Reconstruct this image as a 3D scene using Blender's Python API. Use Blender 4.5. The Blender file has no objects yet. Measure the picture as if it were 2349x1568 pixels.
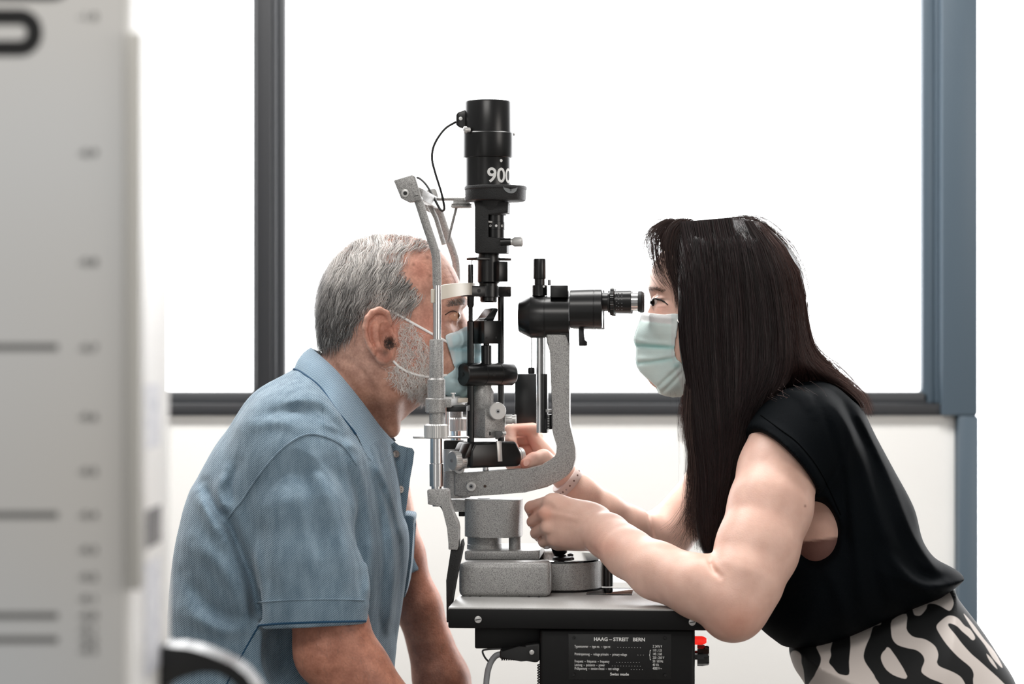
import bpy, bmesh, math, random
import numpy as np
from mathutils import Vector, Matrix

# ------------------------------------------------------------------ camera, world, light, exposure
FPX, DIST, ZC = 5220.0, 3.164, 1.15          # focal length in pixels of the 2349x1568 frame, distance to the instrument, lens height
CX0, CY0 = 1174.5, 784.0
SC = bpy.context.scene
COL = SC.collection
cam_d = bpy.data.cameras.new('camera')
cam = bpy.data.objects.new('camera', cam_d)
COL.objects.link(cam)
cam.location = (0, -DIST, ZC)
cam.rotation_euler = (math.pi / 2, 0, 0)
cam_d.sensor_width = 36.0
cam_d.lens = FPX / 2349.0 * 36.0
cam_d.clip_start = 0.05
cam_d.dof.use_dof = True
cam_d.dof.focus_distance = 3.06
cam_d.dof.aperture_fstop = 4.4
SC.camera = cam

world = bpy.data.worlds.new('world')
SC.world = world
world.use_nodes = True
WB = world.node_tree.nodes['Background']
WB.inputs[0].default_value = (1.0, 0.985, 0.965, 1)
WB.inputs[1].default_value = 0.33
PANE_EMIT = 4.6                               # daylight coming through the frosted panes

def area_light(name, loc, target, size, power, color=(1, 1, 1)):
    l = bpy.data.lights.new(name, 'AREA')
    l.shape = 'RECTANGLE'; l.size, l.size_y = size
    l.energy = power; l.color = color
    o = bpy.data.objects.new(name, l); COL.objects.link(o)
    o.location = loc
    o.rotation_euler = (Vector(target) - Vector(loc)).to_track_quat('-Z', 'Y').to_euler()
    return o
area_light('overhead_fill', (-0.2, 0.30, 2.75), (-0.2, 0.30, 0.0), (2.8, 0.6), 84, (1.0, 0.985, 0.965))  # unseen area light added overhead to top-light the shoulders and the wall
area_light('overhead_fill', (-0.4, -2.5, 2.75), (-0.4, -1.6, 0.8), (1.2, 0.6), 24, (1.0, 0.97, 0.93))  # unseen area light added high near the lens to brighten the chart front
area_light('warm_side_light', (3.2, -2.6, 1.6), (0.2, 0.0, 1.0), (1.4, 1.6), 30, (1.0, 0.94, 0.88))  # unseen warm area light added far to the right for side highlights

SC.view_settings.view_transform = 'Standard'
SC.view_settings.look = 'None'
SC.view_settings.gamma = 1.0
SC.view_settings.use_curve_mapping = False
SC.view_settings.exposure = 0.0

# ------------------------------------------------------------------ pixel helpers
def mpp(Y):                                   # metres per photo pixel at depth Y
    return (DIST + Y) / FPX
def P(px, py, Y=0.0):                         # photo pixel -> point on the plane at depth Y
    k = mpp(Y)
    return Vector(((px - CX0) * k, Y, ZC + (CY0 - py) * k))
YAW = math.radians(4.4)                       # table and instrument stand slightly turned to the lens
CS, SN = math.cos(YAW), math.sin(YAW)
EX, EY, EZ = Vector((CS, -SN, 0)), Vector((SN, CS, 0)), Vector((0, 0, 1))
def L(px, py, y=0.0):                         # photo pixel -> point at instrument depth y
    k = (px - CX0) / FPX
    x = (k * (DIST + y * CS) - y * SN) / (CS + k * SN)
    w = EX * x + EY * y
    return Vector((w.x, w.y, ZC + (CY0 - py) * mpp(w.y)))
def lin(c):
    return c / 12.92 if c <= 0.04045 else ((c + 0.055) / 1.055) ** 2.4
def rgb(r, g, b):
    return (lin(r / 255), lin(g / 255), lin(b / 255), 1.0)

# ------------------------------------------------------------------ materials
MATS = {}
def mat(name, col, rough=0.5, metal=0.0, spec=0.5, bump=None, speck=None, emit=None, coat=0.0, sss=None, alpha=1.0, sheen=0.0, aniso=None):
    if name in MATS: return MATS[name]
    m = bpy.data.materials.new(name); m.use_nodes = True
    nt = m.node_tree; b = nt.nodes['Principled BSDF']
    b.inputs['Base Color'].default_value = col
    b.inputs['Roughness'].default_value = rough
    b.inputs['Metallic'].default_value = metal
    b.inputs['Specular IOR Level'].default_value = spec
    b.inputs['Coat Weight'].default_value = coat
    b.inputs['Sheen Weight'].default_value = sheen
    b.inputs['Alpha'].default_value = alpha
    if sss:
        b.inputs['Subsurface Weight'].default_value = sss[0]
        b.inputs['Subsurface Radius'].default_value = (1.0, 0.4, 0.2)
        b.inputs['Subsurface Scale'].default_value = sss[1]
    if emit:
        b.inputs['Emission Color'].default_value = emit[0]
        b.inputs['Emission Strength'].default_value = emit[1]
    tc = nt.nodes.new('ShaderNodeTexCoord')
    if speck:                                  # (scale, second colour, low, high)
        n = nt.nodes.new('ShaderNodeTexNoise'); n.inputs['Scale'].default_value = speck[0]
        n.inputs['Detail'].default_value = speck[4] if len(speck) > 4 else 2.0
        nt.links.new(tc.outputs['Object'], n.inputs['Vector'])
        r = nt.nodes.new('ShaderNodeValToRGB')
        r.color_ramp.elements[0].position = speck[2]; r.color_ramp.elements[0].color = speck[1]
        r.color_ramp.elements[1].position = speck[3]; r.color_ramp.elements[1].color = col
        nt.links.new(n.outputs['Fac'], r.inputs['Fac'])
        nt.links.new(r.outputs['Color'], b.inputs['Base Color'])
    if bump:                                   # (scale, distance, detail)
        n2 = nt.nodes.new('ShaderNodeTexNoise'); n2.inputs['Scale'].default_value = bump[0]
        n2.inputs['Detail'].default_value = bump[2] if len(bump) > 2 else 2.0
        nt.links.new(tc.outputs['Object'], n2.inputs['Vector'])
        bp = nt.nodes.new('ShaderNodeBump'); bp.inputs['Distance'].default_value = bump[1]
        bp.inputs['Strength'].default_value = 0.6
        nt.links.new(n2.outputs['Fac'], bp.inputs['Height'])
        nt.links.new(bp.outputs['Normal'], b.inputs['Normal'])
    MATS[name] = m
    return m

# ------------------------------------------------------------------ object helpers
def tag(o, label=None, cat=None, group=None, kind=None):
    if label: o['label'] = label
    if cat: o['category'] = cat
    if group: o['group'] = group
    if kind: o['kind'] = kind
    return o
def thing(name, loc, label, cat, kind=None, group=None):
    o = bpy.data.objects.new(name, None); COL.objects.link(o)
    o.location = loc; o.empty_display_size = 0.05
    return tag(o, label, cat, group, kind)
def adopt(o, parent):                          # parts are meshed in room coordinates: undo the offset of the thing above
    o.parent = parent
    if parent.type == 'EMPTY': o.matrix_parent_inverse = Matrix.Translation(-Vector(parent.location))
    return o
def obj_mesh(name, me, material, parent=None):
    o = bpy.data.objects.new(name, me); COL.objects.link(o)
    if material: me.materials.append(material)
    if parent is not None: adopt(o, parent)
    return o
def obj(name, bm, material, parent=None, angle=35):
    me = bpy.data.meshes.new(name)
    bmesh.ops.recalc_face_normals(bm, faces=bm.faces)
    bm.to_mesh(me); bm.free()
    me.shade_smooth()
    me.set_sharp_from_angle(angle=math.radians(angle))
    return obj_mesh(name, me, material, parent)
def new(): return bmesh.new()
def basis(axis):
    a = Vector(axis).normalized()
    t = Vector((0, 0, 1)) if abs(a.z) < 0.9 else Vector((1, 0, 0))
    u = a.cross(t).normalized(); v = a.cross(u).normalized()
    return a, u, v
def lathe(bm, o, axis, prof, seg=40, knurl=None, squash=None):
    """prof: [(height along axis, radius)] in metres from o"""
    a, u, v = basis(axis); o = Vector(o); rings = []
    for h, r in prof:
        ring = []
        for i in range(seg):
            t = 2 * math.pi * i / seg
            rr = r
            if knurl and knurl[0] <= h <= knurl[1]: rr = r * (1.0 + (knurl[2] if i % 2 else -knurl[2]))
            d = u * math.cos(t) * rr + v * math.sin(t) * rr
            if squash: d = d - squash[0] * d.dot(squash[0]) * (1 - squash[1])
            ring.append(bm.verts.new(o + a * h + d))
        rings.append(ring)
    for k in range(len(rings) - 1):
        for i in range(seg):
            j = (i + 1) % seg
            bm.faces.new((rings[k][i], rings[k][j], rings[k + 1][j], rings[k + 1][i]))
    bm.faces.new(rings[0][::-1]); bm.faces.new(rings[-1])
def prism(bm, pts, vec, bev=0.0, segs=2):
    vec = Vector(vec); n = len(pts)
    A = [bm.verts.new(Vector(p)) for p in pts]; B = [bm.verts.new(Vector(p) + vec) for p in pts]
    fs = [bm.faces.new(A[::-1]), bm.faces.new(B)]
    for i in range(n):
        j = (i + 1) % n
        fs.append(bm.faces.new((A[i], A[j], B[j], B[i])))
    if bev:
        es = {e for f in fs for e in f.edges}
        bmesh.ops.bevel(bm, geom=list(es), offset=bev, segments=segs, affect='EDGES', profile=0.5, clamp_overlap=True)
def boxv(bm, c, hx, hy, hz, ax=None, bev=0.0, segs=2):
    """box round centre c with half sizes along the three axes ax"""
    X, Y, Z = ax or (Vector((1, 0, 0)), Vector((0, 1, 0)), EZ)
    c = Vector(c)
    pts = [c - X * hx - Y * hy - Z * hz, c + X * hx - Y * hy - Z * hz, c + X * hx - Y * hy + Z * hz, c - X * hx - Y * hy + Z * hz]
    prism(bm, pts, Y * (2 * hy), bev, segs)
def smooth_path(pts, n=6, closed=False):
    P_ = [np.array(p, float) for p in pts]; out = []
    m = len(P_)
    rng = range(m if closed else m - 1)
    for i in rng:
        p0 = P_[(i - 1) % m] if (closed or i > 0) else P_[i]
        p1, p2 = P_[i], P_[(i + 1) % m]
        p3 = P_[(i + 2) % m] if (closed or i + 2 < m) else p2
        for k in range(n):
            t = k / n
            out.append(0.5 * ((2 * p1) + (-p0 + p2) * t + (2 * p0 - 5 * p1 + 4 * p2 - p3) * t * t + (-p0 + 3 * p1 - 3 * p2 + p3) * t ** 3))
    if not closed: out.append(P_[-1])
    return out
def tube(bm, pts, r, seg=10, flat=None):
    pts = [Vector(p) for p in pts]; n = len(pts)
    R = r if isinstance(r, (list, tuple)) else [r] * n
    prev = None; rings = []
    for i in range(n):
        t = (pts[min(i + 1, n - 1)] - pts[max(i - 1, 0)]).normalized()
        if prev is None:
            _, u, _ = basis(t)
        else:
            u = (prev - t * prev.dot(t)).normalized()
        prev = u; v = t.cross(u)
        ring = []
        for k in range(seg):
            a = 2 * math.pi * k / seg
            ring.append(bm.verts.new(pts[i] + (u * math.cos(a) + v * math.sin(a) * (flat or 1.0)) * R[i]))
        rings.append(ring)
    for i in range(n - 1):
        for k in range(seg):
            j = (k + 1) % seg
            bm.faces.new((rings[i][k], rings[i][j], rings[i + 1][j], rings[i + 1][k]))
    bm.faces.new(rings[0][::-1]); bm.faces.new(rings[-1])
def text_mesh(name, body, size, o, xdir, ydir, material, parent, bold=0.0, thick=0.0002, align='LEFT', wrap=None, squeeze=1.0):
    cu = bpy.data.curves.new(name, 'FONT'); cu.body = body; cu.size = 1.0; cu.align_x = align
    cu.offset = bold; cu.resolution_u = 4
    t = bpy.data.objects.new(name, cu); COL.objects.link(t)
    dg = bpy.context.evaluated_depsgraph_get()
    me = bpy.data.meshes.new_from_object(t.evaluated_get(dg))
    bpy.data.objects.remove(t); bpy.data.curves.remove(cu)
    if wrap:                                    # enough points to follow the curve
        b_ = bmesh.new(); b_.from_mesh(me); bmesh.ops.triangulate(b_, faces=b_.faces)
        for _ in range(3):
            es = [e for e in b_.edges if abs(e.verts[0].co.x - e.verts[1].co.x) > 0.06]
            if es: bmesh.ops.subdivide_edges(b_, edges=es, cuts=1); bmesh.ops.triangulate(b_, faces=b_.faces)
        b_.to_mesh(me); b_.free()
    X, Y = Vector(xdir), Vector(ydir); N = X.cross(Y).normalized(); o = Vector(o)
    for v in me.vertices:
        x, y = v.co.x * size * squeeze, v.co.y * size
        if wrap:                                # (axis point, radius, start angle): lettering that follows a barrel
            c, r, a0 = wrap; a = a0 + x / r
            v.co = Vector((c.x + math.sin(a) * r, c.y - math.cos(a) * r, o.z + y))
        else:
            v.co = o + X * x + Y * y + N * thick
    return obj_mesh(name, me, material, parent)
# ------------------------------------------------------------------ the room
YW = 1.6                                       # the window wall stands this far behind the instrument
m_wall = mat('white_wall_paint', rgb(240, 239, 236), 0.85, bump=(60, 0.0008, 4))
m_floor = mat('pale_vinyl_floor', rgb(120, 117, 113), 0.5, speck=(30, rgb(105, 102, 99), 0.4, 0.6))
m_frame = mat('charcoal_window_paint', rgb(64, 66, 69), 0.45, bump=(300, 0.0002, 2))
m_frame_dark = mat('charcoal_frame_paint', rgb(46, 47, 50), 0.5, bump=(300, 0.0002, 2))
m_post = mat('haze_tinted_post_paint', rgb(82, 97, 109), 0.4, bump=(200, 0.0003, 3))  # blue lens-flare haze mixed into the charcoal paint colour
def frosted(name, strength):
    m = bpy.data.materials.new(name); m.use_nodes = True
    b = m.node_tree.nodes['Principled BSDF']
    b.inputs['Base Color'].default_value = (0.9, 0.9, 0.9, 1)
    b.inputs['Roughness'].default_value = 0.35
    b.inputs['Emission Color'].default_value = (0.985, 0.99, 1.0, 1)
    b.inputs['Emission Strength'].default_value = strength
    return m
m_pane = frosted('frosted_daylit_glass', PANE_EMIT)
m_pane2 = frosted('bright_daylit_door_glass', PANE_EMIT * 1.7)

def wbar(name, x0, x1, y0, y1, ynear, yfar, material, parent, bev=0.004, Yref=YW):
    """a bar of the window wall: photo extents read on the wall plane"""
    a, b = P(x0, y1, Yref), P(x1, y0, Yref)
    bm = new()
    prism(bm, [Vector((a.x, ynear, a.z)), Vector((b.x, ynear, a.z)), Vector((b.x, ynear, b.z)), Vector((a.x, ynear, b.z))], (0, yfar - ynear, 0), bev)
    return obj(name, bm, material, parent)
wall = wbar('wall_back', -900, 2188, 951, 2090, YW - 0.012, YW + 0.15, m_wall, None, 0.002)
tag(wall, 'white painted wall under the frosted windows', None, None, 'structure')
bm = new()
boxv(bm, (0.3, -0.6, -0.05), 3.6, 2.6, 0.05)
tag(obj('floor', bm, m_floor), 'pale grey vinyl floor', None, None, 'structure')
# window behind the man
w1 = thing('window_1', P(250, 950, YW), 'tall frosted window pane behind the eye chart', None, 'structure')
wbar('pane', -900, 592, -700, 905, YW + 0.02, YW + 0.03, m_pane, w1, 0)
wbar('bottom_rail', -900, 600, 924, 952, YW - 0.03, YW + 0.05, m_frame_dark, w1)
wbar('sash_rail', -900, 592, 897, 926, YW - 0.012, YW + 0.05, m_frame, w1, 0.006)
wbar('mullion', 590, 626, -700, 952, YW - 0.03, YW + 0.06, m_frame_dark, w1)
wbar('sash_stile', 580, 594, -700, 905, YW - 0.012, YW + 0.05, m_frame, w1, 0.006)
w2 = thing('window_2', P(1400, 950, YW), 'wide frosted window pane between the charcoal mullion and the haze-tinted post', None, 'structure')
wbar('pane', 648, 2124, -700, 905, YW + 0.02, YW + 0.03, m_pane, w2, 0)
wbar('bottom_rail', 626, 2192, 924, 952, YW - 0.03, YW + 0.05, m_frame_dark, w2)
wbar('sash_rail', 636, 2130, 897, 926, YW - 0.012, YW + 0.05, m_frame, w2, 0.006)
wbar('sash_stile', 636, 656, -700, 905, YW - 0.006, YW + 0.05, m_frame, w2, 0.006)
wbar('glazing_bead', 626, 637, -700, 925, YW - 0.022, YW + 0.05, m_frame, w2, 0.005)
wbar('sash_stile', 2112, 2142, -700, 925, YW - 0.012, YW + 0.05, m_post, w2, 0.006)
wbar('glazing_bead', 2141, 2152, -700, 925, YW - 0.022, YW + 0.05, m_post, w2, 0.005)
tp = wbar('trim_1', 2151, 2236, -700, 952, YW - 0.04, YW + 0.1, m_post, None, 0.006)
tag(tp, 'steel window post tinted with blue lens haze beside the bright doorway', None, None, 'structure')
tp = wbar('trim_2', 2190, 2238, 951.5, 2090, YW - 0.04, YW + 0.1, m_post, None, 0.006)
tag(tp, 'lower post tinted with blue lens haze at the end of the white wall', None, None, 'structure')
# irregular sealant line between frame and wall
random.seed(4)
bm = new()
pts = []
for i in range(90):
    px = -300 + i * 28
    if px > 2185: break
    pts.append(P(px, 953 + random.uniform(-2.2, 1.2), YW - 0.016))
tube(bm, pts, 0.0045, 6)
tag(obj('trim_3', bm, m_wall), 'white sealant bead under the window frame', None, None, 'structure')
d1 = thing('door_1', P(2500, 2090, YW), 'bright glass door beside the haze-tinted post', None, 'structure')
wbar('pane', 2236, 3300, -700, 2090, YW + 0.03, YW + 0.04, m_pane2, d1, 0)

# ------------------------------------------------------------------ eye chart light box, close to the lens
YC = -1.634
m_box = mat('white_enamel_box', rgb(236, 235, 232), 0.4)
m_chart = mat('milky_chart_panel', rgb(204, 207, 209), 0.5, speck=(3.0, rgb(201, 199, 195), 0.35, 0.7, 1.0))
m_ink = mat('black_chart_ink', rgb(14, 14, 15), 0.6)
m_grey_ink = mat('grey_chart_ink', rgb(105, 105, 104), 0.6)
m_strip = mat('clear_edge_strip', rgb(196, 194, 188), 0.4)
chart = thing('eye_chart_box', (P(160, 784, YC).x, YC + 0.08, 0), 'white cabinet eye chart with black letters and rows of small figures, nearest the lens', 'eye chart')
a = P(300, 0, YC)
bm = new()
zlo, zhi = 0.55, 1.55
prism(bm, [Vector((a.x - 0.42, YC, zlo)), Vector((a.x, YC, zlo)), Vector((a.x, YC, zhi)), Vector((a.x - 0.42, YC, zhi))], (0, 0.175, 0), 0.004, 3)
obj('cabinet', bm, m_box, chart)
bm = new()
p0, p1 = P(-400, 1352, YC - 0.006), P(326, 74, YC - 0.006)
# milky panel, its glass edge strip
prism(bm, [Vector((a.x - 0.41, YC - 0.004, zlo + 0.01)), Vector((a.x - 0.004, YC - 0.004, zlo + 0.01)), Vector((a.x - 0.004, YC - 0.004, zhi - 0.01)), Vector((a.x - 0.41, YC - 0.004, zhi - 0.01))], (0, 0.004, 0), 0.001)
panel = obj('chart_panel', bm, m_chart, chart)
bm = new()
q0, q1 = P(296, 1352, YC - 0.006), P(325, 74, YC - 0.006)
prism(bm, [Vector((q0.x, YC - 0.009, q0.z)), Vector((q1.x, YC - 0.009, q0.z)), Vector((q1.x, YC - 0.009, q1.z)), Vector((q0.x, YC - 0.009, q1.z))], (0, 0.02, 0), 0.002)
obj('edge_strip', bm, m_strip, chart)
YF = YC - 0.0045
kf = mpp(YF)
# a large letter cut by the frame: round-cornered bowl
def ring_letter(name, cxp, cyp, hw, hh, stroke, rad):
    bm = new(); n = 14; outer, inner = [], []
    def rr(hw, hh, r):
        o = []
        for qx, qy, a0 in ((1, 1, 0), (-1, 1, 90), (-1, -1, 180), (1, -1, 270)):
            for i in range(n + 1):
                t = math.radians(a0 + 90 * i / n)
                o.append((cxp + qx * (hw - r) + r * math.cos(t), cyp - (qy * (hh - r) + r * math.sin(t))))
        return o
    A = [bm.verts.new(P(x, y, YF)) for x, y in rr(hw, hh, rad)]
    B = [bm.verts.new(P(x, y, YF)) for x, y in rr(hw - stroke, hh - stroke, max(rad - stroke, 2))]
    for i in range(len(A)):
        j = (i + 1) % len(A)
        bm.faces.new((A[i], A[j], B[j], B[i]))
    return obj(name, bm, m_ink, panel)
ring_letter('chart_letter', -30, 74, 127, 54, 36, 52)
ring_letter('chart_letter', 60, -66, 110, 66, 36, 52)
def flat_mark(name, x0, x1, y0, y1, material):
    bm = new()
    bm.faces.new([bm.verts.new(P(x, y, YF)) for x, y in ((x0, y1), (x1, y1), (x1, y0), (x0, y0))])
    return obj(name, bm, material, panel)
for y in (795, 1180, 1411, 1466):
    flat_mark('row_bar', -300, 133, y - 7, y + 7, m_grey_ink)
vals = ['1.0', '0.9', '0.8', '0.7', '0.6', '0.5', '0.4', '0.3', '0.2', '0.1', '0.0', '0.1', '0.2', '0.3']
for i, y in enumerate((37, 350, 600, 797, 955, 1080, 1180, 1260, 1322, 1372, 1411, 1440, 1466, 1490)):
    text_mesh('row_figure', '-' + vals[i], 23 * kf, P(180, y + 8, YF), (1, 0, 0), (0, 0, 1), m_ink, panel, bold=0.01, squeeze=1.25)
# stickers on the cabinet's side
def side_label(name, fy0, fy1, z0, z1, material, tilt=0.0):
    bm = new(); X = a.x + 0.0006
    bm.faces.new([bm.verts.new(Vector((X, YC + y, z))) for y, z in ((fy0, z0), (fy1, z0 + tilt), (fy1, z1 + tilt), (fy0, z1))])
    return obj(name, bm, material, chart)
m_sticker = mat('pale_sticker', rgb(222, 223, 228), 0.5, speck=(90, rgb(190, 193, 204), 0.4, 0.5))
m_sticker_dark = mat('dark_sticker', rgb(38, 36, 36), 0.5, speck=(120, rgb(95, 90, 85), 0.4, 0.45))
side_label('dark_sticker', 0.062, 0.128, ZC - 0.145, ZC - 0.118, m_sticker_dark)
side_label('pale_sticker', 0.055, 0.125, ZC - 0.235, ZC - 0.155, m_sticker)
side_label('pale_sticker', 0.055, 0.125, ZC - 0.075, ZC - 0.03, m_sticker)

bm = new(); boxv(bm, (a.x - 0.21, YC + 0.09, 0.29), 0.03, 0.03, 0.27, None, .006); obj('stand_post', bm, m_box, chart)
bm = new(); boxv(bm, (a.x - 0.21, YC + 0.09, 0.015), 0.2, 0.18, 0.015, None, .006); obj('stand_foot', bm, m_box, chart)
# black moulded arm below the chart
m_blackplastic = mat('glossy_black_plastic', rgb(16, 16, 17), 0.28)
arm = [(366, 1502), (392, 1484), (440, 1488), (492, 1505), (540, 1528), (575, 1560), (612, 1625), (640, 1720), (604, 1720), (580, 1640), (552, 1588), (520, 1556), (480, 1542), (430, 1552), (392, 1568), (376, 1600), (372, 1720), (362, 1720)]
arm = [(p[0], p[1]) for p in smooth_path(arm, 4, True)]
bm = new()
YA = -1.51
prism(bm, [P(x, y, YA) for x, y in arm], (0, 0.035, 0), 0.005, 3)
arm_t = thing('chair_armrest', Vector((P(368, 0, YA).x, YA + .02, 0)), 'glossy black curved armrest in front of the man\'s back', 'armrest')
obj('arm', bm, m_blackplastic, arm_t)
q_ = P(620, 1700, YA + .017)
bm = new(); tube(bm, [q_ + Vector((0, 0, .02)), Vector((q_.x + .01, q_.y, .45)), Vector((q_.x + .01, q_.y, .012))], .014, 14); obj('post', bm, m_blackplastic, arm_t)
bm = new(); boxv(bm, (q_.x - .05, q_.y, .011), .16, .05, .011, None, .006); obj('foot', bm, m_blackplastic, arm_t)
# ------------------------------------------------------------------ instrument materials
m_hammer = mat('grey_hammertone_paint', rgb(176, 175, 173), 0.4, 0.25, speck=(850, rgb(130, 129, 128), 0.36, 0.58, 2.0), bump=(850, 0.0005, 2))
m_blk = mat('satin_black_anodised', rgb(12, 12, 13), 0.3, 0.0, 0.5)
m_blkwr = mat('black_wrinkle_paint', rgb(20, 20, 21), 0.55, bump=(700, 0.0009, 2))
m_blkgloss = mat('gloss_black_enamel', rgb(7, 7, 8), 0.06, coat=0.6)
m_chrome = mat('polished_chrome', rgb(222, 222, 222), 0.16, 1.0)
m_alu = mat('brushed_aluminium', rgb(208, 207, 205), 0.36, 0.5)
m_white = mat('white_print', rgb(238, 238, 236), 0.5)
m_cream = mat('cream_plastic', rgb(226, 219, 205), 0.45)
m_slate = mat('dark_table_rim', rgb(5, 5, 6), 0.5, 0, 0.3)
m_top = mat('grey_laminate', rgb(178, 177, 175), 0.35, speck=(900, rgb(164, 163, 161), 0.4, 0.6))
m_grey = mat('grey_rubber_cable', rgb(138, 139, 142), 0.5)
m_wire = mat('thin_steel_wire', rgb(150, 152, 146), 0.3, 0.8)
m_rubber = mat('black_rubber', rgb(14, 14, 15), 0.55)
m_red = mat('red_indicator_lens', rgb(200, 12, 10), 0.12, emit=((1.0, 0.03, 0.02, 1), 0.8))
m_glass = mat('scale_window', rgb(120, 124, 126), 0.25)

def ring_px(px, y):                            # (axis point builder for things standing on instrument depth y)
    b = L(px, CY0, y)
    return b, mpp(b.y)
def vlathe(bm, px, y, prof, seg=40, **k):
    """prof [(photo y, radius in photo px)] round a vertical axis, top first or last"""
    b, s = ring_px(px, y)
    prof = sorted(prof, key=lambda q: -q[0]) if prof[0][0] < prof[-1][0] else prof
    z0 = ZC + (CY0 - prof[0][0]) * s
    out = [((prof[0][0] - q[0]) * s, q[1] * s) for q in prof]
    if 'knurl_px' in k:
        a, c, amp = k.pop('knurl_px'); k['knurl'] = ((prof[0][0] - c) * s - 1e-6, (prof[0][0] - a) * s + 1e-6, amp)
    lathe(bm, (b.x, b.y, z0), EZ, out, seg, **k)
def lprism(bm, pts, y0, y1, bev=0.0, segs=2):  # outline read at depth y0, carried back to y1
    prism(bm, [L(x, y, y0) for x, y in pts], EY * (y1 - y0), bev, segs)
def lbox(bm, x0, x1, py0, py1, y0, y1, bev=0.0, segs=2):
    lprism(bm, [(x0, py1), (x1, py1), (x1, py0), (x0, py0)], y0, y1, bev, segs)
def disc(bm, px, py, y, r, axis, thick, seg=24, bev=0.12):
    p = L(px, py, y); s = mpp(p.y); r = r * s
    lathe(bm, p, axis, [(0, r * (1 - bev)), (thick * 0.15, r), (thick * 0.85, r), (thick, r * (1 - bev))], seg)
NEAR = -EY
def screw(name, px, py, y, r, parent, material=m_alu, slot=True):
    bm = new(); disc(bm, px, py, y, r, NEAR, 0.0022, 20, 0.2)
    o = obj(name, bm, material, parent)
    if slot:
        bm = new(); p = L(px, py, y) + NEAR * 0.0021; s = mpp(p.y)
        d = (EX * 0.95 + EZ * 0.15).normalized()
        boxv(bm, p, r * s * 0.8, 0.0003, r * s * 0.13, (d, EY, d.cross(EY)))
        obj('slot', bm, m_blk, o)
    return o

# ------------------------------------------------------------------ table
YN, YFAR = -0.22, 0.22
ZT = L(1027, 1395, YN).z                       # height of the table surface
table = thing('instrument_table', (L(1320, 1568, 0).x, 0.0, 0), 'small grey-topped instrument table with black rim carrying the slit lamp', 'table')
def flat_slab(bm, p0x, p1x, y0, y1, z0, z1, bev=0.001, ref=1395):
    a, b = L(p0x, ref, y0), L(p1x, ref, y0)
    v = EY * (y1 - y0)
    prism(bm, [Vector((q.x, q.y, z)) for q, z in ((a, z0), (b, z0), (b, z1), (a, z1))], v, bev)
bm = new(); flat_slab(bm, 1028, 1632, YN, YFAR, L(1028, 1440, YN).z, ZT, 0.002)
obj('rim', bm, m_slate, table)
bm = new(); flat_slab(bm, 1028.5, 1631.5, YN + 0.001, YFAR - 0.001, ZT - 0.004, ZT + 0.0015, 0.0006)
obj('tabletop', bm, m_top, table)
screw('rim_screw', 1097, 1420, YN, 8, table); screw('rim_screw', 1588, 1426, YN, 8, table)
bm = new(); lbox(bm, 1089, 1240, 1438, 1487, YN + 0.03, YN + 0.16, 0.002)
obj('mounting_bracket', bm, m_slate, table)
bm = new(); b = L(1420, 1500, 0.02)
prism(bm, [Vector((b.x - 0.045, b.y - 0.045, 0.05)), Vector((b.x + 0.045, b.y - 0.045, 0.05)), Vector((b.x + 0.045, b.y - 0.045, ZT - 0.03)), Vector((b.x - 0.045, b.y - 0.045, ZT - 0.03))], (0, 0.09, 0), 0.008, 3)
obj('column', bm, m_slate, table)
bm = new(); boxv(bm, (b.x, b.y, 0.026), 0.26, 0.2, 0.026, None, 0.012, 3)
obj('foot', bm, m_slate, table)
bm = new(); flat_slab(bm, 1345, 1450, -0.06, 0.09, ZT + 0.0015, ZT + 0.003, 0.0004, 1352)
obj('slide_plate', bm, m_blkgloss, table)
# supply unit hung under the table
YP = YN + 0.012
psu = thing('power_supply_unit', L(1420, 1640, 0), 'black power supply box with white lettering hung under the table', 'power supply')
bm = new(); lbox(bm, 1237, 1594, 1441, 1680, YP, 0.12, 0.005, 3)
obj('housing', bm, m_slate, psu)
bm = new(); lbox(bm, 1304, 1540, 1453, 1558, YP - 0.0008, YP + 0.001, 0.0002)
plate = obj('rating_plate', bm, mat('rating_plate_black', rgb(10, 10, 11), 0.4), psu)
YT = YP - 0.001
kp = mpp(L(1420, 1500, YT).y)
def plate_text(body, px, py, h, sq=1.0, bold=0.01, al='LEFT'):
    text_mesh('plate_lettering', body, h * kp / 0.72, L(px, py, YT), EX, EZ, m_white, plate, bold, 0.0001, al, squeeze=sq)
plate_text('HAAG \u2013 STREIT   BERN', 1421, 1469.5, 8.2, 1.02, 0.025, 'CENTER')
for y, tl, tr in ((1484.5, 'Typennummer  \u2013  type no.  \u2013  type nr.', 'Z 2476 V'), (1502, 'Prim\u00e4rspannung  \u2013  voltage primaire  \u2013  primary voltage', '145 ; 160'), (1518.5, 'Frequenz  \u2013  fr\u00e9quence  \u2013  frequency', '50 / 60 Hz'), (1526.8, 'Leistung  \u2013  puissance  \u2013  power', '40 VA'), (1535, 'Pr\u00fcfspannung  \u2013  tension d\'essai  \u2013  test voltage', '4000 V ~')):
    plate_text(tl, 1318, y, 6.2, 0.62, 0.004); plate_text(tr, 1497, y, 6.2, 0.66, 0.004)
    x0 = 1318 + len(tl) * 2.55
    plate_text(' .' * int((1488 - x0) / 8), x0, y, 6.2, 1.5, 0.0)
plate_text('110 ; 125', 1497, 1493.5, 6.2, 0.66, 0.004); plate_text('220 ; 250 V', 1497, 1510.5, 6.2, 0.66, 0.004)
plate_text('{', 1489, 1508, 18, 0.5, 0.0)
plate_text('Swiss made', 1421, 1548.5, 6.4, 1.05, 0.018, 'CENTER')
for x, y in ((1316, 1461), (1526, 1462), (1316, 1547), (1526, 1548)):
    screw('plate_screw', x, y, YP - 0.0008, 3.4, plate, m_rubber, False)
bm = new(); p = L(1594, 1468, YP + 0.02)
lathe(bm, p, EX, [(0, 0.0056), (0.009, 0.0056), (0.0125, 0.0048), (0.015, 0.0028), (0.0156, 0.0006)], 20)
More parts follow.
